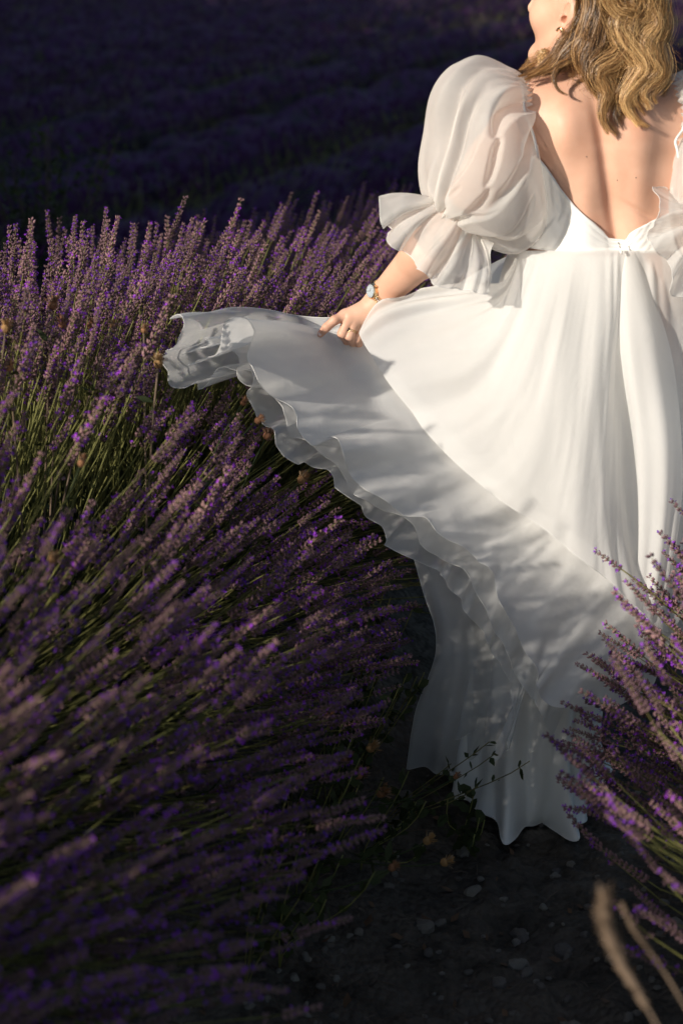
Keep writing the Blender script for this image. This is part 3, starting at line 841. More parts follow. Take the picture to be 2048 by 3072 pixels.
sheet('skirt_inner_layer', [
 [(1320, 1800, 2.745), (1330, 1950, 2.750), (1325, 2100, 2.760), (1312, 2222, 2.775)],
 [(1380, 1800, 2.730), (1390, 1950, 2.735), (1385, 2100, 2.745), (1372, 2216, 2.755)],
 [(1440, 1820, 2.715), (1450, 1950, 2.72), (1445, 2080, 2.730), (1425, 2190, 2.740)],
 [(1500, 1840, 2.705), (1505, 1940, 2.71), (1490, 2040, 2.72), (1450, 2140, 2.730)]], 60, 60, M['organza_thin'], woman,
 lambda u, v: 0.005 * np.sin(u * 20 + 4 * v) * v, 0.0, ['bottom'])
# ---- satin slip down to the ground
def build_slip():
    rows = [  # py of centre back, cx, half width px, Yc, half depth
        (765, 1816, 266, 2.78, 0.113), (900, 1820, 305, 2.785, 0.136), (1150, 1795, 300, 2.79, 0.147), (1450, 1725, 275, 2.80, 0.165), (1750, 1665, 250, 2.82, 0.17),
        (2000, 1630, 232, 2.84, 0.175), (2150, 1615, 226, 2.85, 0.18), (2290, 1605, 224, 2.86, 0.185), (2385, 1606, 232, 2.865, 0.19), (2440, 1605, 240, 2.865, 0.195)]
    n, mr = 260, 90
    R_ = cspline(np.array(rows, float), mr)
    G = np.zeros((n, mr, 3))
    th = np.linspace(0, 2 * math.pi, n, endpoint=False)
    v = np.linspace(0, 1, mr)
    for j in range(mr):
        py, cx, hw, Yc, bb = R_[j]
        c = P(cx, py, Yc - bb * 0.9); e = P(cx + hw, py, Yc - bb * 0.9)
        a = e[0] - c[0]
        fold = 0.125 * v[j] ** 2.0 * (np.sin(th * 9 + 0.5 + 1.1 * math.sin(4 * v[j])) + 0.6 * np.sin(th * 17 + 2 * v[j] + 1.0))
        pin = 1 + fold + 0.05 * max(0, v[j] - 0.86) / 0.14 * np.sin(th * 5 + 0.6)
        G[:, j, 0] = c[0] + a * np.cos(th) * pin
        G[:, j, 1] = Yc + bb * np.sin(th) * pin
        G[:, j, 2] = c[2]
    # hem: dragging points, kept just above the soil
    g = ground(G[:, -1, 0], G[:, -1, 1])
    drop = G[:, -1, 2] - (g + 0.012 + 0.035 * (0.5 + 0.5 * np.sin(th * 5 - 0.5)) * (0.4 + 0.6 * np.sin(th * 2 + 1) ** 2))
    w = np.clip((v - 0.72) / 0.28, 0, 1) ** 1.6
    G[:, :, 2] -= drop[:, None] * w[None, :]
    G[:, :, 1] -= (0.03 * np.sin(th * 6 + 1.0)[:, None]) * (w ** 2)[None, :]
    o = part('slip', G.reshape(-1, 3), grid_faces(n, mr, True), M['satin'], woman)
    V, F = tube(np.vstack([G[:, -1], G[:1, -1]]), 0.0012, 5, False); part('hem', V, F, M['satin'], o)
build_slip()

# ---- sleeves
def puff(name, prs, Yc, dep, n, seed, parent, arm_ring=True):
    mr = 110
    L = crom(np.array([tuple(P(a[0], a[1], y)) for (a, b_), y in zip(prs, Yc)]), mr)
    Rr = crom(np.array([tuple(P(b_[0], b_[1], y)) for (a, b_), y in zip(prs, Yc)]), mr)
    dp = np.interp(np.linspace(0, 1, mr), np.linspace(0, 1, len(dep)), dep)
    dp = np.convolve(np.pad(dp, 5, 'edge'), np.ones(11) / 11, 'valid')
    th = np.linspace(0, 2 * math.pi, n, endpoint=False)[:, None]
    v = np.linspace(0, 1, mr)[None, :]
    C = (L + Rr) / 2; Hx = (Rr - L) / 2
    G = C[None] + np.cos(th)[..., None] * Hx[None] + np.sin(th)[..., None] * dp[None, :, None] * np.array([0.0, -1.0, 0.10])[None, None]
    env = np.sin(math.pi * np.clip(v, 0, 1)) ** 0.5
    tw = th + 0.35 * np.sin(3.1 * v + seed)
    q = np.stack([np.cos(tw) * 1.7 + 0 * v, np.sin(tw) * 1.7 + 0 * v, v * 1.0 + 0 * th + seed], -1)
    d = 0.030 * fbm(q, 2) * env
    rid = 1 - np.abs(vnoise(q * 1.7 + 5.1))
    d = d + 0.022 * (rid ** 4 - 0.3) * env
    for (t0, t1, va, vb, dp_, wd_) in ((1.15, 1.35, 0.10, 1.0, 0.016, 0.10), (1.75, 1.55, 0.05, 0.75, 0.020, 0.09), (2.25, 1.95, 0.25, 1.0, 0.014, 0.08), (0.75, 1.0, 0.35, 1.0, 0.016, 0.09), (2.75, 2.4, 0.1, 0.9, 0.012, 0.10), (0.35, 0.6, 0.5, 1.0, 0.014, 0.09)):
        tc_ = t0 + (t1 - t0) * v + 0.10 * np.sin(5 * v + t0 * 7 + seed)
        ev = np.clip((v - va) / 0.15, 0, 1) * np.clip((vb - v) / 0.12 + 0.2, 0, 1)
        d = d - dp_ * ev * np.exp(-((th - tc_) / wd_) ** 2) + 0.6 * dp_ * ev * np.exp(-((th - tc_ - 2.2 * wd_) / (1.3 * wd_)) ** 2)
    g0, g1 = np.exp(-v / 0.10), np.exp(-(1 - v) / 0.16)
    d = d + 0.0055 * g0 * np.sin(th * 26 + 3 * np.sin(th * 3)) + (0.007 * np.sin(th * 11 + seed) + 0.005 * np.sin(th * 19 + 2 * np.sin(2 * th))) * g1
    N = grid_normals(G, True)
    cen = C[None]
    out = G - cen
    sgn = np.sign((N * out).sum(-1, keepdims=True)); sgn[sgn == 0] = 1
    # only push inwards near the silhouette so that the outline stays
    d = np.minimum(d, 0.012)
    G = G + N * sgn * d[..., None]
    G = push(G, 0.006, 2)
    o = part(name, G.reshape(-1, 3), grid_faces(n, mr, True), M['organza'], parent)
    return o, G
def flare(name, ring_c, ring_r, ring_ax, hem, parent, n=260, mr=46, mat=None):
    """flounce from a gathered ring to a closed hem loop"""
    Hh = crom(np.array([tuple(P(*h)) for h in hem + hem[:1]]), n + 1)[:-1]
    c = P(*ring_c)
    ax = np.asarray(ring_ax, float); ax /= np.linalg.norm(ax)
    # ring point nearest in direction to each hem point, spread evenly by hem parameter
    d0 = Hh - c; d0 = d0 - (d0 @ ax)[:, None] * ax
    e1 = d0[0] / np.linalg.norm(d0[0]); e2 = np.cross(ax, e1)
    ang = np.unwrap(np.arctan2(d0 @ e2, d0 @ e1))
    tgt = np.linspace(ang[0], ang[0] + np.sign(ang[-1] - ang[0]) * 2 * math.pi, n)
    tgt = 0.6 * tgt + 0.4 * ang
    t = np.linspace(0, 1, mr)[None, :, None]
    ringp = c + ring_r * (np.cos(tgt)[:, None] * e1 + np.sin(tgt)[:, None] * e2) * (1 + 0.16 * np.sin(np.arange(n) * 2 * math.pi * 15 / n))[:, None]
    G = ringp[:, None] * (1 - t) + Hh[:, None] * t
    bow = (0.12 * np.sin(math.pi * t)) * np.linalg.norm(Hh - ringp, axis=1)[:, None, None]
    rad = (Hh - c); rad = rad - (rad @ ax)[:, None] * ax; rad /= np.linalg.norm(rad, axis=1, keepdims=True) + 1e-9
    G = G + rad[:, None] * bow * 0.8
    u = np.linspace(0, 1, n)[:, None]
    def fn(uu, vv):
        q = np.stack([np.cos(uu * 6.2832) * 4.2 + 0 * vv, np.sin(uu * 6.2832) * 4.2 + 0 * vv, vv * 0.8 + 0 * uu + ring_c[0]], -1)
        return (0.006 * np.sin(uu * 2 * math.pi * 15) * (1 - vv) ** 2 + 0.010 * fbm(q, 3) * np.clip(vv * 2, 0, 1)) * np.clip(vv * 6, 0, 1)
    G = ripple(G, fn, True)
    G = push(G, 0.004, 2)
    o = part(name, G.reshape(-1, 3), grid_faces(n, mr, True), mat or M['organza'], parent)
    V, F = tube(np.vstack([G[:, -1], G[:1, -1]]), 0.0006, 4, False); part('hem', V, F, M['hem'], o)
    return o
PR = [((1573, 238), (1592, 415)), ((1530, 205), (1594, 440)), ((1432, 183), (1600, 500)), ((1355, 222), (1610, 570)), ((1310, 290), (1618, 636)),
      ((1290, 400), (1602, 696)), ((1275, 495), (1540, 742)), ((1282, 570), (1448, 712)), ((1302, 602), (1412, 680)), ((1338, 618), (1384, 648))]
sl, _ = puff('sleeve', PR, [2.775, 2.77, 2.755, 2.74, 2.73, 2.72, 2.71, 2.70, 2.695, 2.69], [0.055, 0.075, 0.10, 0.115, 0.118, 0.112, 0.10, 0.085, 0.062, 0.034], 300, 1.7, woman)
flare('ruffle', (1362, 632, 2.69), 0.036, ELB - SHL, [
 (1137, 590, 2.655), (1143, 678, 2.635), (1166, 680, 2.675), (1180, 698, 2.665), (1161, 719, 2.635), (1177, 742, 2.615), (1211, 755, 2.640), (1238, 778, 2.625), (1248, 806, 2.595), (1270, 817, 2.585), (1291, 838, 2.610),
 (1290, 845, 2.590), (1312, 859, 2.570), (1374, 866, 2.590), (1420, 873, 2.575), (1458, 880, 2.585), (1471, 800, 2.620), (1473, 735, 2.660), (1462, 760, 2.720), (1430, 810, 2.760), (1370, 830, 2.775), (1310, 800, 2.785),
 (1255, 750, 2.790), (1215, 690, 2.775), (1180, 640, 2.745), (1150, 600, 2.700)], sl)
PR2 = [((1998, 236), (2030, 440)), ((2030, 215), (2008, 470)), ((2110, 185), (1999, 520)), ((2200, 225), (1993, 580)), ((2270, 300), (1990, 640)),
       ((2300, 400), (2010, 700)), ((2310, 500), (2070, 740)), ((2290, 570), (2140, 715)), ((2260, 605), (2170, 680)), ((2225, 618), (2185, 648))]
sr, _ = puff('sleeve', PR2, [2.775, 2.77, 2.755, 2.74, 2.73, 2.72, 2.71, 2.70, 2.695, 2.69], [0.055, 0.075, 0.10, 0.112, 0.115, 0.112, 0.10, 0.085, 0.062, 0.034], 300, 4.1, woman)
flare('ruffle', (2196, 632, 2.69), 0.036, ELR - SHR, [
 (1960, 556, 2.645), (1972, 611, 2.610), (1963, 662, 2.590), (1940, 707, 2.600), (1954, 746, 2.580), (1996, 780, 2.600), (2014, 812, 2.575), (2016, 882, 2.570), (2070, 890, 2.590), (2130, 884, 2.575), (2200, 880, 2.590), (2260, 866, 2.600),
 (2330, 800, 2.620), (2390, 730, 2.650), (2420, 660, 2.690), (2400, 600, 2.740), (2330, 640, 2.790), (2240, 700, 2.800), (2150, 690, 2.790), (2080, 640, 2.770), (2010, 580, 2.720)], sr)

# ---- zip
_cl = np.concatenate([BOD.reshape(-1, 3), A1.reshape(-1, 3)]); _cpx, _cpy, _ = PX(_cl)
def on_cloth(px, py, d=0.001):
    m_ = ((_cpx - px) ** 2 + (_cpy - py) ** 2 < 30 ** 2) & (_cl[:, 1] < 2.75)
    if not m_.any(): return P(px, py, 2.66 - d)
    return P(px, py, _cl[m_, 1].min() - d)
V, F = tube(crom(np.array([on_cloth(1855, 726), on_cloth(1857, 736), on_cloth(1859, 746), on_cloth(1861, 754)]), 10), 0.0011, 6); zo = part('zip', V, F, M['satin'], woman)
V, F = tube(np.array([on_cloth(1858, 744, 0.003), on_cloth(1860, 749, 0.003), on_cloth(1862, 757, 0.003), on_cloth(1863, 762, 0.003)]), [0.0008, 0.0012, 0.0024, 0.0010], 8)
part('zip_pull', V, F, M['satin'], zo)
bag = Bag()
for k in range(7):
    c = on_cloth(1853 + k * 0.9, 728 + k * 2.6, 0.0026); V, F = tube(np.array([c - [0.0016, 0, 0], c + [0.0016, 0, 0]]), 0.0006, 4); bag.add(V, F)
bag_part('zip_teeth', bag, [M['steel']], zo)

# ------------------------------------------------------------------ jewellery
def wrist_frame():
    ax = WRI - ELB; ax /= np.linalg.norm(ax)
    up = np.array([-0.72, -0.62, 0.30]); up -= (up @ ax) * ax; up /= np.linalg.norm(up)
    return ax, up, np.cross(ax, up)
def build_watch():
    ax, up, sd = wrist_frame()
    c0 = WRI - ax * 0.010
    def rad_at(dv, off):
        q = 0.02
        for _ in range(12): q = q - float(hand_field((c0 + ax * off + dv * q)[None])[0])
        return q
    r = rad_at(up, 0.0)
    bag = Bag()
    n = 34
    for k in range(n):
        a = 2 * math.pi * k / n
        if abs(math.atan2(math.sin(a), math.cos(a))) < 0.42: continue
        for j, off in enumerate((-0.0042, 0.0, 0.0042)):
            rr = rad_at(up * math.cos(a) + sd * math.sin(a), off) + 0.0012
            p = c0 + ax * off + rr * (up * math.cos(a) + sd * math.sin(a))
            tg = -up * math.sin(a) + sd * math.cos(a)
            V, F = tube(np.array([p - tg * 0.0025, p - tg * 0.0018, p + tg * 0.0018, p + tg * 0.0025]), [0.0008, 0.0019, 0.0019, 0.0008], 6)
            bag.add(V, F, 0 if j != 1 else 1)
    wb = bag_part('bracelet', bag, [M['gold'], M['steel']], woman)
    wb.name = 'wristwatch'; ORG[wb.name] = origin(woman)
    wb['label'] = 'gold and steel bracelet watch on the wrist'
    cc = c0 + up * (r + 0.002)
    def disc(name, rad, h0, h1, mat, bev=0.0):
        th = np.linspace(0, 2 * math.pi, 40, endpoint=False)
        prof = [(0.0, h0), (rad, h0), (rad, h1 - bev), (rad - bev, h1), (0.0, h1)]
        G = np.array([[cc + up * h + (ax * math.cos(t) * 1.0 + sd * math.sin(t) * 1.12) * q for q, h in prof] for t in th])
        return part(name, G.reshape(-1, 3), grid_faces(40, len(prof), True), mat, wb, False)
    disc('case', 0.0128, -0.002, 0.0055, M['gold'], 0.0015)
    disc('dial', 0.0108, 0.0052, 0.0060, M['dial'])
    bag = Bag()
    for k in range(12):
        d = ax * math.cos(k * math.pi / 6) + sd * 1.12 * math.sin(k * math.pi / 6)
        V, F = tube(np.array([cc + up * 0.0063 + d * 0.0082, cc + up * 0.0063 + d * 0.0100]), 0.00035, 4); bag.add(V, F)
    bag_part('hour_markers', bag, [M['ink']], wb)
    for ang, ln in ((0.6, 0.0075), (2.4, 0.0055)):
        d = ax * math.cos(ang) + sd * math.sin(ang)
        V, F = tube(np.array([cc + up * 0.0064, cc + up * 0.0064 + d * ln]), 0.0004, 4); part('watch_hand', V, F, M['ink'], wb)
    V, F = tube(np.array([cc + ax * -0.013 + up * 0.002, cc - ax * 0.0165 + up * 0.002]), 0.0018, 8); part('crown', V, F, M['gold'], wb)
build_watch()
def build_ring():
    a = HP(702, 850, HY - 0.009); ax = HP(668, 935, HY - 0.012) - HP(750, 690, HY - 0.004); ax /= np.linalg.norm(ax)
    up = np.array([0, -1.0, 0.2]); up -= (up @ ax) * ax; up /= np.linalg.norm(up); sd = np.cross(ax, up)
    th = np.linspace(0, 2 * math.pi, 33)
    c = a + np.array([0, 0.0015, 0])
    bag = Bag()
    for o_ in (-0.0012, 0.0014):
        V, F = tube(np.array([c + ax * o_ + 0.0104 * (up * math.cos(t) + sd * math.sin(t)) for t in th]), 0.0010, 6, False); bag.add(V, F)
    r = bag_part('ring', bag, [M['gold']], woman)
    g = c + 0.0108 * (up * 0.75 - np.sign(sd[0]) * sd * 0.62)
    nrm = (g - c) / np.linalg.norm(g - c); t1 = np.cross(nrm, ax); t1 /= np.linalg.norm(t1)
    G = np.array([[g + nrm * h + (ax * math.cos(t) * 0.0052 + t1 * math.sin(t) * 0.0038) * q for q, h in ((1.0, 0), (1.0, 0.0015), (0.6, 0.003), (0.0, 0.003))] for t in np.linspace(0, 2 * math.pi, 16, endpoint=False)])
    part('stone_setting', G.reshape(-1, 3), grid_faces(16, 4, True), M['gem'], r, False)
    V, F = tube(np.array([g + nrm * 0.0008 + ax * math.cos(t) * 0.0058 + t1 * math.sin(t) * 0.0044 for t in th]), 0.0007, 5, False); part('bezel', V, F, M['gold'], r)
build_ring()
e0 = H(-0.003, 0.083, -0.046)
th = np.linspace(0.4, 5.4, 26)
eo = np.array([e0 + HF * 0.007 * math.cos(t) + HU * (0.010 * math.sin(t)) + HL * 0.002 * math.sin(t) for t in th])
V, F = tube(eo, 0.0021 + 0.0008 * np.sin(np.linspace(0, math.pi, 26)), 8); part('earring', V, F, M['gold'], woman)
# nail
nl0 = HP(222, 880, HY - 0.016); nl1 = HP(188, 930, HY - 0.012)
V, F = tube(np.array([nl0, nl0 * 0.5 + nl1 * 0.5, nl1]), [0.0045, 0.0048, 0.0022], 8); part('fingernail', V, F, M['nail'], woman)
# small feather tattoo and moles on the upper back
def on_skin(px, py, d=0.0004):
    p = P(px, py, 2.60)[None].astype(float)
    dr = P(px, py, 2.7) - P(px, py, 2.6); dr /= np.linalg.norm(dr)
    for _ in range(9):
        f = body_field(p)
        p = p + dr * np.clip(f - d, -0.02, 0.02)[:, None] * 0.9
    return p[0]
bag = Bag()
for k in range(5):
    y0 = 229 + k * 2.2
    pts = np.array([on_skin(1712 + k * 5 + t * (46 - k * 5), y0 + 9 - 9 * t + 4 * math.sin(t * 3)) for t in np.linspace(0, 1, 8)])
    V, F = tube(pts, 0.00045, 4); bag.add(V, F)
bag_part('tattoo', bag, [M['ink']], woman)
for (a, b_) in ((1758, 470), (1906, 533), (1850, 541)):
    c = on_skin(a, b_); V, F = tube(np.array([c - [0, 0.0003, 0.0009], c, c + [0, 0.0003, 0.0009]]), [0.0004, 0.0012, 0.0004], 6); part('mole', V, F, M['ink'], woman)

# ------------------------------------------------------------------ hair
def ez(x, y): return 1560 + x * 488 / 1568.0, y * 420 / 1350.0
LOCKS = [  # polyline in crop coordinates, radius (m), depth at top and bottom, strands, tint 0 dark..1 blonde
 ([(640, -260), (630, 0), (600, 190), (530, 330), (420, 440), (310, 570), (150, 690), (-20, 740)], 0.0115, 2.735, 2.725, 240, 0.45),
 ([(670, -260), (670, 0), (640, 250), (540, 410), (400, 560), (300, 650), (180, 700), (40, 770)], 0.018, 2.725, 2.715, 240, 0.35),
 ([(700, -260), (700, 0), (660, 280), (560, 440), (440, 560), (380, 640), (300, 700), (200, 730)], 0.018, 2.715, 2.712, 220, 0.2),
 ([(650, -200), (650, 200), (620, 400), (520, 570), (370, 660), (325, 760), (370, 870), (460, 918)], 0.007, 2.715, 2.672, 70, 0.1),
 ([(690, -260), (700, 100), (680, 300), (650, 470), (640, 610), (700, 720), (770, 830), (800, 900)], 0.017, 2.705, 2.668, 220, 0.3),
 ([(740, -260), (760, 60), (720, 320), (700, 480), (720, 620), (640, 700), (700, 850), (760, 960)], 0.017, 2.70, 2.668, 200, 0.25),
 ([(800, -260), (800, 60), (770, 300), (740, 460), (660, 600), (690, 720), (790, 840), (830, 960)], 0.016, 2.70, 2.660, 220, 0.45),
 ([(850, -260), (830, 60), (880, 240), (985, 350), (1010, 480), (900, 600), (765, 670), (745, 780), (820, 880), (790, 1020), (790, 1150), (860, 1290)], 0.0165, 2.695, 2.655, 260, 0.65),
 ([(900, -260), (900, 40), (940, 260), (1000, 380), (980, 520), (830, 620), (760, 740), (850, 860), (860, 960), (800, 1080), (840, 1200), (930, 1300)], 0.016, 2.70, 2.662, 230, 0.4),
 ([(960, -260), (1000, 60), (930, 240), (1000, 390), (1130, 520), (1190, 660), (1100, 800), (1010, 940), (1020, 1060), (1090, 1160), (1130, 1230)], 0.0165, 2.69, 2.655, 260, 0.85),
 ([(1030, -260), (1080, 60), (1010, 250), (1040, 420), (1180, 560), (1195, 700), (1090, 830), (1030, 940), (1070, 1080), (1130, 1180), (1230, 1230)], 0.015, 2.695, 2.660, 220, 0.7),
 ([(1120, -260), (1120, 60), (1080, 260), (1100, 420), (1210, 540), (1240, 680), (1130, 820), (1090, 930), (1150, 1040), (1200, 1120)], 0.016, 2.69, 2.662, 220, 0.5),
 ([(1180, -260), (1300, 80), (1330, 250), (1240, 400), (1280, 560), (1330, 690), (1240, 800), (1180, 900), (1230, 1000), (1250, 1060)], 0.017, 2.69, 2.665, 240, 0.75),
 ([(1240, -260), (1350, 100), (1370, 260), (1290, 430), (1330, 570), (1390, 700), (1350, 830), (1280, 920), (1310, 1000)], 0.016, 2.70, 2.675, 220, 0.65),
 ([(1270, -260), (1380, 150), (1360, 330), (1320, 470), (1370, 620), (1420, 750), (1410, 850), (1370, 940)], 0.013, 2.715, 2.69, 160, 0.55),
 ([(880, 100), (930, 400), (960, 600), (930, 760), (900, 900), (950, 1020), (930, 1130), (980, 1240)], 0.016, 2.712, 2.674, 200, 0.02),
 ([(1000, 200), (1050, 450), (1050, 650), (980, 800), (960, 920), (980, 1050), (950, 1180)], 0.015, 2.715, 2.676, 180, 0.02),
 ([(760, 200), (720, 450), (680, 620), (760, 760), (800, 900), (830, 1030)], 0.014, 2.715, 2.678, 150, 0.02),
 ([(1150, 200), (1180, 430), (1180, 620), (1200, 760), (1150, 900), (1200, 1010)], 0.014, 2.715, 2.68, 150, 0.05),
 ([(600, 250), (560, 420), (500, 560), (420, 620), (300, 660), (120, 720)], 0.014, 2.74, 2.73, 150, 0.05),
 ([(250, 470), (230, 540), (205, 610), (180, 690)], 0.008, 2.80, 2.77, 40, 0.95),
 ([(230, 500), (160, 570), (80, 630), (-10, 680)], 0.008, 2.80, 2.77, 26, 0.8),
 ([(820, -300), (860, -80), (960, 60), (1080, 120), (1060, 260), (980, 340)], 0.022, 2.672, 2.685, 240, 0.7),
 ([(980, -300), (1080, -100), (1140, 80), (1070, 230), (1010, 330)], 0.018, 2.675, 2.688, 180, 0.5),
 ([(1100, -300), (1240, -60), (1260, 120), (1180, 260), (1150, 400)], 0.018, 2.68, 2.69, 180, 0.6),
]
def build_hair():
    bag = Bag()
    rng = np.random.default_rng(5)
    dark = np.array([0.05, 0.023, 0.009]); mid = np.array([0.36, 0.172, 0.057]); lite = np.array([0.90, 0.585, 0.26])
    seg = 26
    for pts, rad, y0, y1, ns, tint in LOCKS:
        n = len(pts)
        arr = np.array([P(*ez(x, y), y0 + (y1 - y0) * min(1.0, i / (n - 1.0))) for i, (x, y) in enumerate(pts)])
        c = crom(arr, seg)
        c = push(c, 0.010, 3)
        t = np.gradient(c, axis=0); t /= np.linalg.norm(t, axis=1, keepdims=True)
        a = np.cross(t, np.array([0, 1.0, 0])); a /= np.linalg.norm(a, axis=1, keepdims=True) + 1e-9
        b_ = np.cross(t, a)
        s = np.linspace(0, 1, seg)
        prof = 1.25 * rad * (1.0 - 0.15 * np.sin(s * 9)) * np.clip(1.15 - 0.80 * s ** 2.0, 0.2, 1)
        nsub = 9
        sub = [(math.sqrt(rng.random()) * 0.55, rng.random() * 6.283, rng.normal(0, 0.25), rng.uniform(0.82, 1.0), rng.random() * 6.28) for _ in range(nsub)]
        ns = int(ns * 2.6)
        for k in range(ns):
            r0, a0, dt_, e0_, ph0 = sub[k % nsub]
            free = rng.random() < (0.12 if tint > 0.46 or y0 < 2.71 else 0.0)
            r = math.sqrt(rng.random()) * (1.4 if free else 0.68); an = rng.random() * 2 * math.pi
            end = min(1.0, e0_ + 0.08 - 0.32 * rng.random() ** 1.4)
            ss = np.clip(s * end + rng.normal(0, 0.014), 0, 1)
            ci = np.stack([np.interp(ss, s, c[:, j]) for j in range(3)], 1)
            ai = np.stack([np.interp(ss, s, a[:, j]) for j in range(3)], 1)
            bi = np.stack([np.interp(ss, s, b_[:, j]) for j in range(3)], 1)
            pr = np.interp(ss, s, prof)
            ang = a0 + 1.6 * np.sin(ss * 4 + ph0) * 0.5 + 0.9 * ss
            taper = np.clip(1.25 - 0.9 * s ** 3, 0.15, 1)
            off = (ai * np.cos(ang)[:, None] + bi * (0.5 * np.sin(ang))[:, None]) * (r0 * pr)[:, None]
            a2 = an + 0.8 * ss
            stray = taper + (0.9 * ss if rng.random() < 0.10 else 0)
            off = off + (ai * np.cos(a2)[:, None] + bi * (0.6 * np.sin(a2))[:, None]) * (r * pr * stray)[:, None]
            amp = 0.0009 + (0.0035 if rng.random() < 0.14 else 0)
            wob = amp * np.stack([np.sin(ss * 24 + an * 5), np.cos(ss * 21 + an * 3), 0 * ss], 1)
            p = ci + off + wob
            w = rng.uniform(0.00024, 0.00048) * (1.05 - 0.75 * s)
            rd = ai * np.cos(a2)[:, None] + bi * np.sin(a2)[:, None]
            rd = rd * 0.55 + (ai * np.cos(ang)[:, None] + bi * np.sin(ang)[:, None]) * 0.45 + np.array([0, -0.55, 0.1]) + rng.normal(0, 0.22, 3)
            tg = np.gradient(p, axis=0)
            wd_ = np.cross(tg, rd); wd_ /= np.linalg.norm(wd_, axis=1, keepdims=True) + 1e-9
            V = np.stack([p - wd_ * w[:, None], p + wd_ * w[:, None]], 1).reshape(-1, 3)
            ii = np.arange(seg - 1) * 2
            F = np.stack([ii, ii + 1, ii + 3, ii + 2], -1)
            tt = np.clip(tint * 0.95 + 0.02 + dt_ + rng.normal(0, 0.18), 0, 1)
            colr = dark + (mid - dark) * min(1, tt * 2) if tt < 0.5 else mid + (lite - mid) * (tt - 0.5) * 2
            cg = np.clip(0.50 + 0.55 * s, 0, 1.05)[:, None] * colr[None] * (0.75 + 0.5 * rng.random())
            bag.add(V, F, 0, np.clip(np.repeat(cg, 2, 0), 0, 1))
    # scalp cover above the frame
    for k in range(1500):
        th_ = rng.uniform(0, 2 * math.pi); ph = math.acos(rng.uniform(-0.25, 1))
        q = np.array([math.sin(ph) * math.cos(th_), math.sin(ph) * math.sin(th_), math.cos(ph)])
        if q[0] > 0.45 and q[2] < 0.62: continue
        if abs(q[1]) > 0.6 and q[2] < 0.2 and q[0] > -0.25: continue
        pts = []
        for j in range(10):
            f = j / 9.0
            d = q + np.array([-0.75 * f, 0, -0.25 * f]); d /= np.linalg.norm(d)
            pts.append(H(-0.012, 0, 0.03) + HAX.T @ (d * np.array([0.106, 0.085, 0.107]) * (1 + 0.02 * rng.random())))
        V, F = tube(np.array(pts), 0.0013, 3, False)
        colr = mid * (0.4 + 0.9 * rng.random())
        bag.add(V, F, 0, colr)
    # flyaways
    for k in range(150):
        x0 = rng.choice([rng.uniform(120, 300), rng.uniform(1280, 1420), rng.uniform(450, 700)])
        y0 = rng.uniform(560, 720) if x0 < 400 else rng.uniform(380, 700) if x0 > 1200 else rng.uniform(640, 760)
        dx = (-1 if x0 < 400 else (1 if x0 > 1200 else rng.uniform(-0.5, 0.5)))
        L = rng.uniform(60, 170)
        Yq = 2.73 if x0 < 400 else 2.69
        pts = [P(*ez(x0 + dx * L * f ** 1.3 + 18 * math.sin(f * 5 + k), y0 + L * (0.8 * f - 0.5 * math.sin(f * 2 + k % 3))), Yq) for f in np.linspace(0, 1, 12)]
        V, F = tube(push(np.array(pts), 0.004, 2), 0.00022, 3, False)
        bag.add(V, F, 0, mid * 0.8)
    bag_part('hair', bag, [M['hair']], woman)
build_hair()

# ------------------------------------------------------------------ lavender
def spike_mesh(seed, hi=True):
    rng = np.random.default_rng(seed)
    bloom = (0.03, 0.10, 0.16, 0.22, 0.12)[seed % 5]
    bag = Bag()
    L = rng.uniform(0.045, 0.082)
    nw = int(L / (0.0072 if hi else 0.012))
    V, F = tube(np.array([[0, 0, -0.025], [0, 0, L * 0.5], [0, 0, L]]), [0.0011, 0.0010, 0.0005], 4); bag.add(V, F, 2)
    zs = [-0.020 - 0.008 * rng.random()] + list(np.linspace(0.0, L, nw))
    if rng.random() < 0.4: zs = zs[1:]
    for w, z in enumerate(zs):
        f = max(0.0, z / L)
        r0 = 0.0016
        n = int((11 if hi else 5) * (1 - 0.40 * f) * (0.55 if z < -0.01 else 1)) + 1
        for k in range(n):
            a = 2 * math.pi * (k + 0.5 * w + 0.35 * rng.random()) / n
            tilt = R(rng.uniform(28, 62)) * (1 - 0.35 * f)
            d = np.array([math.cos(a) * math.sin(tilt), math.sin(a) * math.sin(tilt), math.cos(tilt)])
            ln = rng.uniform(0.0065, 0.0100) * (1 - 0.25 * f) * (1 if hi else 1.5); wd = ln * (0.215 if hi else 0.27)
            p0 = np.array([math.cos(a) * r0, math.sin(a) * r0, z + rng.uniform(-0.002, 0.002)])
            s = np.cross(d, [0, 0, 1.0]); s /= np.linalg.norm(s) + 1e-9; t = np.cross(d, s)
            pm = p0 + d * ln * 0.6; pt = p0 + d * ln
            V = np.array([p0, pm + s * wd, pm + t * wd, pm - s * wd, pm - t * wd, pt])
            T = np.array([[0, 2, 1], [0, 3, 2], [0, 4, 3], [0, 1, 4], [1, 2, 5], [2, 3, 5], [3, 4, 5], [4, 1, 5]])
            bag.add(V, T, 0)
            if rng.random() < bloom:
                q = 0.0033 if hi else 0.0050
                for j in range(3):
                    b_ = 2 * math.pi * j / 3 + rng.random()
                    e = d * 0.45 + (s * math.cos(b_) + t * math.sin(b_)); e /= np.linalg.norm(e)
                    sd = np.cross(e, d); sd /= np.linalg.norm(sd) + 1e-9
                    V = np.array([pt - d * 0.001, pt + e * q * 0.6 + sd * q * 0.5, pt + e * q * 1.15, pt + e * q * 0.6 - sd * q * 0.5])
                    bag.add(V, np.array([[0, 1, 2, 3]]), 1)
    V, F, mi, _ = bag.out()
    return make_mesh('flower_spike', V, F, [M['calyx'], M['corolla'], M['stem']], True, mi)
SPIKES = [spike_mesh(100 + k) for k in range(15)]
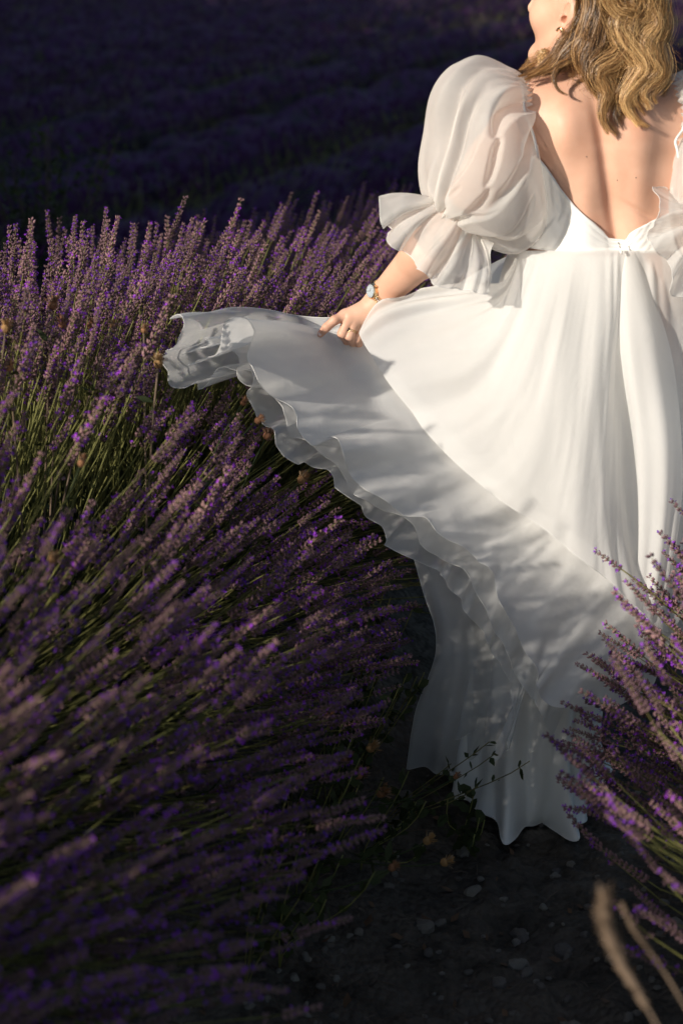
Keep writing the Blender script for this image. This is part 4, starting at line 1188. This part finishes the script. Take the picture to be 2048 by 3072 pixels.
def lowpoly_arrays(seed):
    rng = np.random.default_rng(seed)
    th = np.arange(5) * 2 * math.pi / 5
    prof = [(0.0, 0.002), (0.008, 0.0085), (0.022, 0.0095), (0.030, 0.0060), (0.038, 0.0090), (0.055, 0.0065), (0.072, 0.001)]
    V = np.array([[r * math.cos(t + 0.5 * i) * rng.uniform(0.7, 1.3), r * math.sin(t + 0.5 * i) * rng.uniform(0.7, 1.3), z] for i, (z, r) in enumerate(prof) for t in th])
    i = np.arange(len(prof) * 5).reshape(-1, 5); j = np.roll(i, -1, 1)
    F = np.stack([i[:-1], j[:-1], j[1:], i[1:]], -1).reshape(-1, 4)
    return V, F
LOW = [lowpoly_arrays(40 + k) for k in range(4)]
def inside(poly, x, y):
    c = False; n = len(poly); j = n - 1
    for i in range(n):
        xi, yi = poly[i]; xj, yj = poly[j]
        if (yi > y) != (yj > y) and x < (xj - xi) * (y - yi) / (yj - yi) + xi: c = not c
        j = i
    return c
DRESS = [(500, 925), (800, 925), (1030, 920), (1130, 880), (1240, 770), (1130, 690), (1120, 580), (1260, 560), (1270, 380), (1300, 270), (1420, 170), (1560, 200), (1640, 0), (2060, 0),
         (2060, 1500), (1995, 1860), (1900, 2100), (1850, 2440), (1380, 2440), (1200, 2330), (1280, 1950), (1220, 1700), (1080, 1560), (980, 1440), (850, 1400), (780, 1280), (730, 1210), (720, 1130), (580, 1185), (480, 1130), (505, 1040)]
def bez(a, b_, c, d, n):
    t = np.linspace(0, 1, n)[:, None]
    return a * (1 - t)**3 + 3 * b_ * t * (1 - t)**2 + 3 * c * t * t * (1 - t) + d * t**3
def lavender_plant(base, n, phis, reach, label, group, seed, yaw=0.0, limit=None, front_clear=None, sweep=(0.05, 0.0, 0.03), low=150, hscale=1.0, tall=0.0, gap=None, lows_all=False, thin=0.0, size=1.0):
    rng = np.random.default_rng(seed)
    base = np.asarray(base, float)
    root = empty('lavender_plant', base, label, 'lavender', group)
    stems = Bag(); leaves = Bag(); lows = Bag()
    made = 0; tries = 0
    along = np.array([SLOPE, 1, 0]) / math.hypot(SLOPE, 1)
    acr = np.array([along[1], -along[0], 0])
    while made < n + low and tries < (n + low) * 6:
        tries += 1
        lo_ = made >= n
        ph = R(rng.uniform(*(phis if not lo_ else ((25, 165) if lows_all else (130, 178)))))
        if thin and ph > R(60) and rng.random() < thin: continue
        L = reach * rng.uniform(0.80, 1.06) * (1.0 if rng.random() < 0.85 else 0.82)
        if tall: L *= 1 + tall * max(0.0, math.sin(ph) - 0.6) / 0.4
        sa = rng.normal(0, 0.26)
        d = acr * math.cos(ph) + np.array([0, 0, math.sin(ph) * hscale]) + along * sa
        d = d / np.linalg.norm(d)
        b0 = base + acr * rng.uniform(-0.10, 0.10) + along * rng.uniform(-0.14, 0.14) + np.array([0, 0, 0.02])
        tip = base + along * rng.uniform(-0.14, 0.14) + d * L
        g = gz(tip[0], tip[1])
        tip[2] = max(tip[2], g + 0.10 + 0.08 * rng.random())
        up = np.array([0, 0, 1.0])
        end = d + up * rng.uniform(0.05, 0.45) + np.array(sweep) + rng.normal(0, 0.10, 3)
        end /= np.linalg.norm(end)
        if tip[1] < 0.75 and not lows_all: continue
        if lows_all and tip[0] > -0.45: continue
        px, py, dep = PX(tip)
        if gap is not None and tip[1] < 2.95 and rng.random() < 0.85 and inside(gap, px, py): continue
        top = tip + end * 0.09
        px2, py2, _ = PX(top)
        if tip[1] < 2.98 or tip[0] > 0.45:
            if inside(DRESS, px, py) or inside(DRESS, px2, py2):
                if front_clear is None: continue
        if front_clear is not None and not front_clear(px2, py2, tip): continue
        pb = tip - end * 0.02
        c = bez(b0, b0 + d * L * 0.35 + up * 0.05, pb - end * L * 0.25, pb, 7)
        if front_clear is None:
            cpx, cpy, _ = PX(c)
            if any(c[j, 1] < 2.9 and inside(DRESS, cpx[j], cpy[j]) for j in range(2, 7)): continue
        V, F = tube(c, [0.0018, 0.0017, 0.0016, 0.0015, 0.0014, 0.0013, 0.0012], 3, False)
        stems.add(V, F)
        q = Vector(end).to_track_quat('Z', 'Y') @ Quaternion((0, 0, 1), rng.uniform(0, 6.28))
        sc = rng.uniform(0.74, 1.22) * size
        if not lo_:
            o = bpy.data.objects.new('flower_spike', SPIKES[rng.integers(len(SPIKES))])
            COL.objects.link(o); o.parent = root
            o.rotation_mode = 'QUATERNION'; o.rotation_quaternion = q
            o.location = tip - base; o.scale = (sc * 1.02, sc * 1.02, sc * rng.uniform(0.95, 1.25))
        else:
            Vl, Fl = LOW[rng.integers(4)]
            m3 = np.array(q.to_matrix())
            lows.add((Vl * sc) @ m3.T + tip, Fl)
        # narrow leaves low on the stem
        for _ in range(5):
            t = rng.uniform(0.0, 0.62) ** 1.0
            p = np.array([np.interp(t, np.linspace(0, 1, 7), c[:, j]) for j in range(3)])
            e = d + rng.normal(0, 0.7, 3); e[2] += 0.4; e /= np.linalg.norm(e)
            sd = np.cross(e, rng.normal(0, 1, 3)); sd /= np.linalg.norm(sd) + 1e-9
            ln = rng.uniform(0.025, 0.055); w = 0.0022
            V = np.array([p - sd * w * 0.5, p + sd * w * 0.5, p + e * ln * 0.6 + sd * w, p + e * ln, p + e * ln * 0.6 - sd * w])
            leaves.add(V, [np.array([[0, 1, 2, 4]]), np.array([[4, 2, 3]])])
        made += 1
    # dense leafy heart
    for _ in range(900):
        ph = R(rng.uniform(5, 175)); rr = reach * rng.uniform(0.12, 0.52)
        p = base + acr * math.cos(ph) * rr + along * rng.uniform(-0.25, 0.25) + np.array([0, 0, math.sin(ph) * rr * hscale])
        p[2] = max(p[2], float(base[2]) - 0.05)
        if p[1] > 2.2 and p[0] > 0.12 and p[0] < 0.9: continue
        e = (p - base) + rng.normal(0, 0.15, 3); e[2] += 0.2; e /= np.linalg.norm(e)
        sd = np.cross(e, rng.normal(0, 1, 3)); sd /= np.linalg.norm(sd) + 1e-9
        ln = rng.uniform(0.04, 0.09); w = 0.004
        V = np.array([p - sd * w * 0.5, p + sd * w * 0.5, p + e * ln * 0.6 + sd * w, p + e * ln, p + e * ln * 0.6 - sd * w])
        leaves.add(V, [np.array([[0, 1, 2, 4]]), np.array([[4, 2, 3]])])
    if stems.V: bag_part('stems', stems, [M['stem']], root)['kind'] = 'stuff'
    if leaves.V: bag_part('foliage', leaves, [M['leaf']], root, False)['kind'] = 'stuff'
    if lows.V: bag_part('inner_spikes', lows, [M['calyx']], root)['kind'] = 'stuff'
    return root
GAP = [(-200, 1215), (250, 1235), (420, 1330), (470, 1440), (300, 1570), (60, 1660), (-200, 1680)]   # where the stems part and show
ys = np.concatenate([np.arange(0.95, 2.2, 0.21), np.arange(2.25, 5.8, 0.265)])
for i, y in enumerate(ys):
    x = rowx(y)
    reach = (0.80 if y > 2.1 else 0.87) + 0.022 * math.sin(i * 2.1) - (0.035 if 2.9 < y < 4.3 else 0.0)
    tall = 0.0
    n = 300 if y < 4.9 else 240
    if y < 1.9: lab = 'out-of-focus lavender clump fanning over the bare soil of the furrow'
    elif y < 3.2: lab = 'lavender clump spreading under the lifted skirt, green stems combed sideways'
    else: lab = 'lavender clump beyond the lifted skirt, spikes standing against the dark field'
    lavender_plant((x, y, float(ground(x, y))), n, (8, 122), reach, lab, 'lavender clumps of the row beside the lifted skirt', 300 + i, tall=tall, gap=GAP, low=110 if y > 1.9 else 40, thin=0.85 if y < 1.95 else 0.0, size=0.80 if y < 2.2 else 0.96, sweep=(0.08 if y < 2.4 else min(0.55, 0.12 + 0.26 * (y - 2.4)), 0.0, 0.0))
for i, y in enumerate((-0.55, -0.25, 0.05, 0.35, 0.65)):
    x = rowx(y)
    lavender_plant((x, y, float(ground(x, y))), 0, (8, 122), 0.82, 'lavender clump at the open end of the row, past the blurred clumps', 'lavender clumps of the row beside the lifted skirt', 340 + i, tall=0.0, low=260, lows_all=True)
def right_clear(px, py, tip):
    lim = np.interp(py, [1300, 1500, 1650, 1700, 1850, 1950, 2050, 2150, 2350, 2450, 2600, 2750, 3072], [2060, 1925, 1900, 1850, 1800, 1690, 1680, 1625, 1570, 1660, 1740, 1790, 1850])
    return px > lim and py > 1470 and tip[1] < 2.50
for i, y in enumerate((1.55, 1.85, 2.15, 2.4)):
    x = rowx(y, 1) + 0.02
    lavender_plant((x, y, float(ground(x, y))), (80, 130, 190, 190)[i], (80, 172), 0.80, 'lavender clump across the furrow, spikes leaning over the hem of the dress', 'lavender clumps of the row by the dress hem', 500 + i, front_clear=right_clear, low=0, size=0.9, sweep=(-0.05, 0, 0.05))
# one long spike that leans out over the skirt
def lone_spike(tip_px, base_px, Y0, Y1, seed, sc=1.0, label='single lavender stalk leaning out in front of the pale skirt'):
    tip = P(*tip_px, Y0); b0 = P(*base_px, Y1)
    root = empty('lavender_stalk', b0, label, 'lavender')
    c = bez(b0, b0 * 0.6 + tip * 0.4 + np.array([0, 0, 0.01]), b0 * 0.25 + tip * 0.75 + np.array([0, 0, 0.012]), tip, 14)
    V, F = tube(c, 0.0013, 5); part('stem', V, F, M['stem'], root)
    d = c[-1] - c[-2]; d /= np.linalg.norm(d)
    o = bpy.data.objects.new('flower_spike', SPIKES[seed % 15]); COL.objects.link(o); o.parent = root
    o.rotation_mode = 'QUATERNION'; o.rotation_quaternion = Vector(d).to_track_quat('Z', 'Y'); o.location = tip - b0; o.scale = (sc, sc, sc)
lone_spike((1860, 1706), (2250, 2060), 2.40, 2.35, 3, 0.85)

# ---- rows behind, one mass each
def far_row(k, y0, y1, n, seed):
    rng = np.random.default_rng(seed)
    bag = Bag()
    # rough leafy body
    nl = int((y1 - y0) * 7)
    yy = np.linspace(y0, y1, nl); ph = np.linspace(0, math.pi, 15)
    Yg, Pg = np.meshgrid(yy, ph, indexing='ij')
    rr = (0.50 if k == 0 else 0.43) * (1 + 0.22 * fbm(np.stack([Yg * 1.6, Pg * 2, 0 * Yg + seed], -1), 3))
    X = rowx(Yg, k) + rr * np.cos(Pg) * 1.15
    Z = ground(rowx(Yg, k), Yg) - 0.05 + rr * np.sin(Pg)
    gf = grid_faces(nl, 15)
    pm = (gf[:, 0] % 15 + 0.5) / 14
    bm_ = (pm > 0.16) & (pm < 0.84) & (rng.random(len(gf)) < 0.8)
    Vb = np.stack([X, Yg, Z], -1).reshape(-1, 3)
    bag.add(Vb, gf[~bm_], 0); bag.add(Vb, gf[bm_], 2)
    u = rng.random(n)
    y = y0 * (y1 / y0) ** u
    ph = np.radians(rng.uniform(5, 175, n)); L = rng.uniform(0.62, 0.86, n) * (1.16 if k == 0 else 0.88)
    b0 = np.stack([rowx(y, k) + 0.4 * np.cos(ph), y, ground(rowx(y, k), y) + 0.4 * np.sin(ph)], -1)
    d = np.stack([np.cos(ph), rng.normal(0, 0.3, n), np.sin(ph) + 0.25], -1); d /= np.linalg.norm(d, axis=1, keepdims=True)
    tip = b0 + d * (L - 0.4)[:, None]
    sd = np.cross(d, rng.normal(0, 1, (n, 3))); sd /= np.linalg.norm(sd, axis=1, keepdims=True)
    t2 = np.cross(d, sd)
    sc = 1 + 0.02 * y[:, None]
    w = 0.0014 * sc
    Vs = np.stack([b0 - sd * w, b0 + sd * w, tip + sd * w, tip - sd * w], 1).reshape(-1, 3)
    Fs = np.arange(4 * n).reshape(n, 4)
    bag.add(Vs, Fs, 1)
    h = 0.075; r = 0.010 * sc
    Vh = np.stack([tip - d * 0.01, tip + d * h * 0.3 + sd * r, tip + d * h * 0.3 + t2 * r, tip + d * h * 0.3 - sd * r, tip + d * h * 0.3 - t2 * r, tip + d * h], 1).reshape(-1, 3)
    T = np.array([[0, 2, 1], [0, 3, 2], [0, 4, 3], [0, 1, 4], [1, 2, 5], [2, 3, 5], [3, 4, 5], [4, 1, 5]])
    Fh = (T[None] + 6 * np.arange(n)[:, None, None]).reshape(-1, 3)
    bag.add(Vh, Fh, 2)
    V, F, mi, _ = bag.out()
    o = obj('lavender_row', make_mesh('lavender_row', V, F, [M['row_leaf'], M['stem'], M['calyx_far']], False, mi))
    return tag(o, ['dim purple lavender row receding behind the woman', 'shaded lavender row across the furrow from the sunlit clumps', 'far shaded lavender row of the purple field'][0 if k == 0 else (1 if k == -1 else 2)],
               'lavender row', None if k in (0, -1) else 'far lavender rows', 'stuff')
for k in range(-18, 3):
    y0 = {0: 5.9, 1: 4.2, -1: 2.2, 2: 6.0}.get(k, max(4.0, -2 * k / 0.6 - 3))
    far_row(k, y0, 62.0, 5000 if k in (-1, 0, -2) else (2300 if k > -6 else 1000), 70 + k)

# ---- green shrub among the shaded rows
def leafy_shrub(base, h, w, n, seed, label, name='shrub'):
    rng = np.random.default_rng(seed)
    base = np.asarray(base, float)
    root = empty(name, base, label, 'shrub')
    bag = Bag(); st = Bag()
    for _ in range(14):
        a = rng.uniform(0, 6.28); q = base + np.array([math.cos(a) * w * rng.random(), math.sin(a) * w * rng.random(), h * rng.uniform(0.6, 1.0)])
        c = bez(base, base + [0, 0, h * 0.4], q * 0.7 + base * 0.3 + [0, 0, 0.1], q, 8)
        V, F = tube(c, np.linspace(0.006, 0.002, 8), 4); st.add(V, F)
        for _ in range(n // 14):
            t = rng.uniform(0.25, 1); p = np.array([np.interp(t, np.linspace(0, 1, 8), c[:, j]) for j in range(3)]) + rng.normal(0, 0.035, 3)
            e = rng.normal(0, 1, 3); e[2] = abs(e[2]); e /= np.linalg.norm(e); sd = np.cross(e, rng.normal(0, 1, 3)); sd /= np.linalg.norm(sd)
            ln = rng.uniform(0.02, 0.05); wd = ln * 0.22
            V = np.array([p, p + e * ln * 0.5 + sd * wd, p + e * ln, p + e * ln * 0.5 - sd * wd]); bag.add(V, np.array([[0, 1, 2, 3]]))
    bag_part('stems', st, [M['bark']], root); bag_part('foliage', bag, [M['weed']], root, False)['kind'] = 'stuff'
c = P(110, 400, 6.2); leafy_shrub((c[0], 6.2, float(ground(c[0], 6.2))), 1.15, 0.45, 1200, 3, 'dim green shrub standing among the shaded lavender')

# ------------------------------------------------------------------ dry flower heads, weeds, grass
def head_mesh(seed, pale=False):
    rng = np.random.default_rng(seed); bag = Bag()
    th = np.linspace(0, 2 * math.pi, 10, endpoint=False)
    prof = [(0.0, 0.002), (0.004, 0.007), (0.010, 0.0085), (0.015, 0.006)]
    G = np.array([[[r * math.cos(t), r * math.sin(t), z] for z, r in prof] for t in th])
    bag.add(G.reshape(-1, 3), grid_faces(10, 4, True), 0)
    for k in range(46):
        a = rng.uniform(0, 6.28); tl = R(rng.uniform(5, 60)); ln = rng.uniform(0.010, 0.018)
        d = np.array([math.cos(a) * math.sin(tl), math.sin(a) * math.sin(tl), math.cos(tl)])
        s = np.cross(d, [0.3, 0.2, 1.0]); s /= np.linalg.norm(s)
        p = d * 0.007 + np.array([0, 0, 0.007]); w = 0.0009 if k % 3 else 0.0020
        bag.add(np.array([p - s * w * 0.4, p + s * w * 0.4, p + d * ln * 0.7 + s * w, p + d * ln, p + d * ln * 0.7 - s * w]), [np.array([[0, 1, 2, 4]]), np.array([[4, 2, 3]])], 1 if rng.random() < 0.4 else 0)
    V, F, mi, _ = bag.out()
    return make_mesh('dry_head', V, F, [M['dry'], M['dry_pale']], False, mi)
HEADS = [head_mesh(900 + k) for k in range(4)]
def dry_flower(px, py, Y, label, seed, sc=1.0, lean=(0.15, 0, 1), blen=0.45, foot=None, stem='straw'):
    rng = np.random.default_rng(seed)
    tip = P(px, py, Y)
    d = np.array(lean, float) + rng.normal(0, 0.15, 3); d /= np.linalg.norm(d)
    b0 = tip - d * blen if foot is None else np.asarray(foot, float)
    if foot is None:
        b0[2] = float(ground(b0[0], b0[1]))
    root = empty('dry_flower', b0, label, 'dry flower', 'dry thistle-like flower heads')
    c = bez(b0, b0 + np.array([0, 0, 0.12]), tip - d * 0.12, tip, 10)
    V, F = tube(c, np.linspace(0.0022, 0.0013, 10), 5); part('stem', V, F, M[stem], root)
    o = bpy.data.objects.new('flower_head', HEADS[seed % 4]); COL.objects.link(o); o.parent = root
    o.rotation_mode = 'QUATERNION'; o.rotation_quaternion = Vector(d).to_track_quat('Z', 'Y'); o.location = tip - b0; o.scale = (sc, sc, sc)
    bag = Bag()
    for k in range(6):
        t = rng.uniform(0.3, 0.9); p = np.array([np.interp(t, np.linspace(0, 1, 10), c[:, j]) for j in range(3)])
        e = rng.normal(0, 1, 3); e[2] = abs(e[2]) * 0.5; e /= np.linalg.norm(e); s = np.cross(e, rng.normal(0, 1, 3)); s /= np.linalg.norm(s)
        ln = rng.uniform(0.02, 0.05); w = ln * 0.16
        bag.add(np.array([p, p + e * ln * 0.5 + s * w, p + e * ln, p + e * ln * 0.5 - s * w]), np.array([[0, 1, 2, 3]]))
    bag_part('leaves', bag, [M['weed']], root, False)
UP = 'dry tan flower head among the sunlit lavender spikes'
for i, (px, py, Y, s) in enumerate(((158, 930, 2.50, 0.9), (16, 1000, 2.40, 0.9), (186, 985, 2.46, 0.8), (268, 985, 2.52, 0.7), (432, 1000, 2.52, 0.6), (30, 1115, 2.35, 0.8), (335, 985, 2.55, 0.6), (474, 1105, 2.40, 0.9))):
    dry_flower(px, py, Y, UP, i, s)
for i, (px, py, Y, s) in enumerate(((795, 1318, 2.50, 0.8), (765, 1268, 2.48, 0.7), (725, 1215, 2.46, 0.6), (895, 1448, 2.50, 0.9))):
    dry_flower(px, py, Y, 'brown dry flower head peeping under the hem of the lifted skirt', 20 + i, s, (0.6, 0, 0.7), 0.45, None, 'weed')
for i, (px, py, Y, s) in enumerate(((585, 1950, 1.95, 0.8), (240, 1400, 2.15, 0.7), (150, 1690, 1.85, 0.7))):
    dry_flower(px, py, Y, 'dry flower head between the dim lavender stems', 30 + i, s, (0.5, 0, 0.8), 0.45, None, 'weed')
for i, (px, py, Y, s) in enumerate(((905, 2075, 2.45, 1.0), (968, 2160, 2.42, 1.15), (1100, 2250, 2.45, 1.0), (1020, 2285, 2.40, 1.0), (1060, 2330, 2.40, 1.1), (1130, 2385, 2.42, 1.15), (1270, 2530, 2.35, 0.9), (1320, 2590, 2.3, 0.9), (1360, 2335, 2.5, 0.6), (1165, 2610, 2.2, 0.8))):
    dry_flower(px, py, Y, 'dry orange-brown flower head on a weed at the edge of the furrow', 40 + i, s, (0.75, -0.15, 0.55), 0.40, None, 'weed')
def weed(px, py, Y, n, size, seed, label, lean=(0.5, 0, 0.8)):
    rng = np.random.default_rng(seed)
    tip = P(px, py, Y); d = np.array(lean, float); d /= np.linalg.norm(d)
    b0 = tip - d * 0.30; b0[2] = float(ground(b0[0], b0[1])) - 0.005
    root = empty('weed', b0, label, 'weed', 'low weeds in the furrow')
    bag = Bag(); st = Bag()
    for k in range(5):
        q = tip + rng.normal(0, 0.035, 3)
        q[2] = max(q[2], float(ground(q[0], q[1])) + 0.03)
        c = bez(b0, b0 + [0, 0, 0.08], q - d * 0.1, q, 9); V, F = tube(c, 0.0012, 4); st.add(V, F)
        for _ in range(n):
            t = rng.uniform(0.2, 1.0); p = np.array([np.interp(t, np.linspace(0, 1, 9), c[:, j]) for j in range(3)])
            e = rng.normal(0, 1, 3) + d * 0.6; e /= np.linalg.norm(e); s = np.cross(e, rng.normal(0, 1, 3)); s /= np.linalg.norm(s)
            ln = size * rng.uniform(0.6, 1.2); w = ln * 0.30
            V = np.array([p, p + e * ln * 0.35 + s * w, p + e * ln * 0.75 + s * w * 0.7, p + e * ln, p + e * ln * 0.75 - s * w * 0.7, p + e * ln * 0.35 - s * w])
            V[1:5:3, 2] += 0.002
            bag.add(V, [np.array([[0, 1, 2, 5]]), np.array([[5, 2, 3, 4]])])
    bag_part('stems', st, [M['stem']], root); bag_part('leaves', bag, [M['weed']], root, False)
weed(1450, 2265, 2.55, 16, 0.022, 1, 'dark leafy weed sprig in front of the sheer hem', (0.55, -0.1, 0.6))
weed(1440, 2425, 2.60, 10, 0.030, 2, 'small broad-leaved weed at the foot of the satin hem', (0.1, -0.1, 1))
for i, (px, py, Y) in enumerate(((1010, 2060, 2.55), (1130, 2120, 2.6), (1080, 2420, 2.4), (1000, 2560, 2.2), (1230, 2420, 2.5), (900, 2500, 2.1), (1120, 1880, 2.75), (1190, 2010, 2.7), (1180, 1760, 2.85), (1040, 2250, 2.4))):
    weed(px, py, Y, 16, 0.024, 10 + i, 'dark tangled weed at the foot of the lavender beside the furrow', (0.25, 0, 0.8))
def grass_head(pts, Ys, r, seed, label):
    rng = np.random.default_rng(seed)
    c = crom(np.array([P(a, b_, y) for (a, b_), y in zip(pts, Ys)]), 30)
    root = empty('grass_stalk', c[-1], label, 'grass')
    V, F = tube(c, 0.0014, 5); part('stem', V, F, M['straw'], root)
    bag = Bag()
    m_ = 20
    for k in range(420):
        t = rng.random(); i = int(t * (m_ - 1)); p = c[i] * (1 - (t * (m_ - 1) - i)) + c[i + 1] * (t * (m_ - 1) - i)
        ax = c[i] - c[i + 1]; ax /= np.linalg.norm(ax)
        e = rng.normal(0, 1, 3); e -= (e @ ax) * ax; e /= np.linalg.norm(e)
        d = ax * 0.85 + e * 0.5; d /= np.linalg.norm(d); s = np.cross(d, e); s /= np.linalg.norm(s) + 1e-9
        ln = r * rng.uniform(1.3, 2.2) * (0.5 + 0.5 * math.sin(math.pi * min(1, t + 0.12))); w = r * 0.22
        bag.add(np.array([p, p + d * ln * 0.5 + s * w, p + d * ln, p + d * ln * 0.5 - s * w]), np.array([[0, 1, 2, 3]]))
    bag_part('seed_head', bag, [M['straw']], root, False)
grass_head([(1812, 2690), (1825, 2790), (1880, 2920), (1960, 3060), (2060, 3260)], [1.16, 1.15, 1.13, 1.10, 1.06], 0.011, 1, 'tall pale straw grass head blurred in front of the right lavender')
grass_head([(1866, 2715), (1890, 2770), (1930, 2830), (2000, 2930), (2100, 3100)], [1.25, 1.24, 1.23, 1.22, 1.2], 0.0042, 2, 'thin pinkish grass head beside the tall straw one')

# ------------------------------------------------------------------ stones on the path
def stone_mesh(seed):
    rng = np.random.default_rng(seed)
    n, m_ = 9, 6
    th = np.linspace(0, 2 * math.pi, n, endpoint=False); ph = np.linspace(-math.pi / 2, math.pi / 2, m_)
    G = np.array([[[math.cos(t) * math.cos(f), math.sin(t) * math.cos(f), math.sin(f) * 0.65] for f in ph] for t in th])
    nz_ = 1 + 0.35 * vnoise(G * 1.3 + seed * 3.7) + 0.15 * vnoise(G * 3.1 + seed)
    G = G * nz_[..., None] * np.array([1, rng.uniform(0.6, 0.95), 1])
    return make_mesh('stone', G.reshape(-1, 3), grid_faces(n, m_, True), [M['stone']], False)
STONES = [stone_mesh(k) for k in range(6)]
rs = np.random.default_rng(77)
cnt = 0
while cnt < 240:
    y = rs.uniform(1.75, 3.1); x = rowx(y, 0) + 1.0 + rs.normal(0, 0.30)
    px, py, _ = PX(np.array([x, y, 0.0]))
    if not (700 < px < 2060 and 2250 < py < 3150): continue
    s = rs.uniform(0.004, 0.011) if rs.random() < 0.85 else rs.uniform(0.012, 0.024)
    o = bpy.data.objects.new('stone', STONES[rs.integers(6)]); COL.objects.link(o); o.parent = GROUND
    o.location = (x, y, float(ground(x, y)) + float(clods(np.array(x), np.array(y))) + s * 0.1); o.scale = (s, s, s); o.rotation_euler = (rs.uniform(-0.4, 0.4), rs.uniform(-0.4, 0.4), rs.uniform(0, 6.28))
    cnt += 1

lit = Bag(); lit2 = Bag()
for _ in range(260):
    y = rs.uniform(1.7, 3.2); x = rowx(y, 0) + 1.0 + rs.normal(0, 0.33)
    z = float(ground(x, y)) + float(clods(np.array(x), np.array(y))) + 0.003
    a = rs.uniform(0, 6.28); ln = rs.uniform(0.012, 0.06); d = np.array([math.cos(a), math.sin(a), rs.uniform(-0.1, 0.35)])
    p = np.array([x, y, z])
    if rs.random() < 0.4:
        V, F = tube(np.array([p, p + d * ln * 0.5 + [0, 0, 0.003], p + d * ln]), 0.0011, 3); lit.add(V, F)
    else:
        s_ = np.array([-d[1], d[0], rs.uniform(-0.3, 0.3)]) * ln * 0.16; ln *= 0.5
        lit2.add(np.array([p, p + d * ln * 0.4 + s_, p + d * ln + [0, 0, 0.006], p + d * ln * 0.4 - s_ + [0, 0, 0.004]]), np.array([[0, 1, 2, 3]]))
for bg_, nm_, mt_, lb_ in ((lit, 'straw_litter', 'bark', 'broken straw scattered on the dark soil'), (lit2, 'leaf_litter', 'litter', 'fallen dry leaves scattered on the dark soil')):
    V, F, mi, _ = bg_.out()
    tag(obj(nm_, make_mesh(nm_, V, F, [M[mt_]], False)), lb_, 'litter', None, 'stuff')

# ------------------------------------------------------------------ unseen trees, added out of frame to shade the rows behind
def shade_tree(base, h, w, seed):
    rng = np.random.default_rng(seed)
    base = np.asarray(base, float)
    root = empty('added_shade_tree', base, 'unseen tall cypress added to shade the rows behind the woman', 'shade_tree', 'added shade trees out of view')
    c = np.array([base + np.array([0.1 * math.sin(3 * t), 0.1 * math.cos(2 * t), h * 0.93 * t]) for t in np.linspace(0, 1, 8)])
    V, F = tube(c, np.linspace(0.20, 0.02, 8), 8); part('trunk', V, F, M['bark'], root)
    n = 5200
    t = rng.random(n) ** 0.85
    prof = w * np.interp(t, [0, 0.06, 0.25, 0.6, 1], [0.55, 0.85, 1.0, 0.72, 0.03])
    a = rng.uniform(0, 6.28, n); r = prof * np.sqrt(rng.uniform(0.15, 1, n)) * (1 + 0.15 * np.sin(a * 3 + t * 20))
    p = base + np.stack([r * np.cos(a), r * np.sin(a), 0.15 + h * t], -1)
    e = np.stack([np.cos(a) * 0.5, np.sin(a) * 0.5, np.ones(n)], -1) + rng.normal(0, 0.3, (n, 3)); e /= np.linalg.norm(e, axis=1, keepdims=True)
    s = np.cross(e, rng.normal(0, 1, (n, 3))); s /= np.linalg.norm(s, axis=1, keepdims=True)
    ln = rng.uniform(0.3, 0.6, n)[:, None]; wd = 0.13
    V = np.stack([p, p + e * ln * 0.5 + s * wd, p + e * ln, p + e * ln * 0.5 - s * wd], 1).reshape(-1, 3)
    part('crown', V, np.arange(4 * n).reshape(n, 4), M['needle'], root, False)['kind'] = 'stuff'
    return root
hd_ = np.array([math.sin(SUN_AZ), math.cos(SUN_AZ)])
PROTO = [shade_tree((0, 0, 0), 12.0, 1.35, 600 + k) for k in range(3)]
SHADE_EDGE = 3.55
tr_ = random.Random(3)
y_ = (SHADE_EDGE + 1.15 - 7 * hd_[1]) / (hd_[0] + 0.30 * hd_[1])
k = 0
while y_ < 62:
    x_ = -0.30 * y_ - 7.0
    src = PROTO[k % 3]
    r_ = src if k < 3 else src.copy()
    if k >= 3:
        COL.objects.link(r_)
        for ch in src.children:
            c_ = ch.copy(); COL.objects.link(c_); c_.parent = r_
    r_.location = (x_, y_, float(ground(x_, y_)) - 0.05)
    r_.rotation_euler = (0, 0, tr_.uniform(0, 6.28)); z_ = tr_.uniform(0.92, 1.1) * (0.90 if y_ > 11 else 1.0)
    r_.scale = (z_, z_, z_)
    y_ += 1.55 + 0.012 * max(0, y_); k += 1
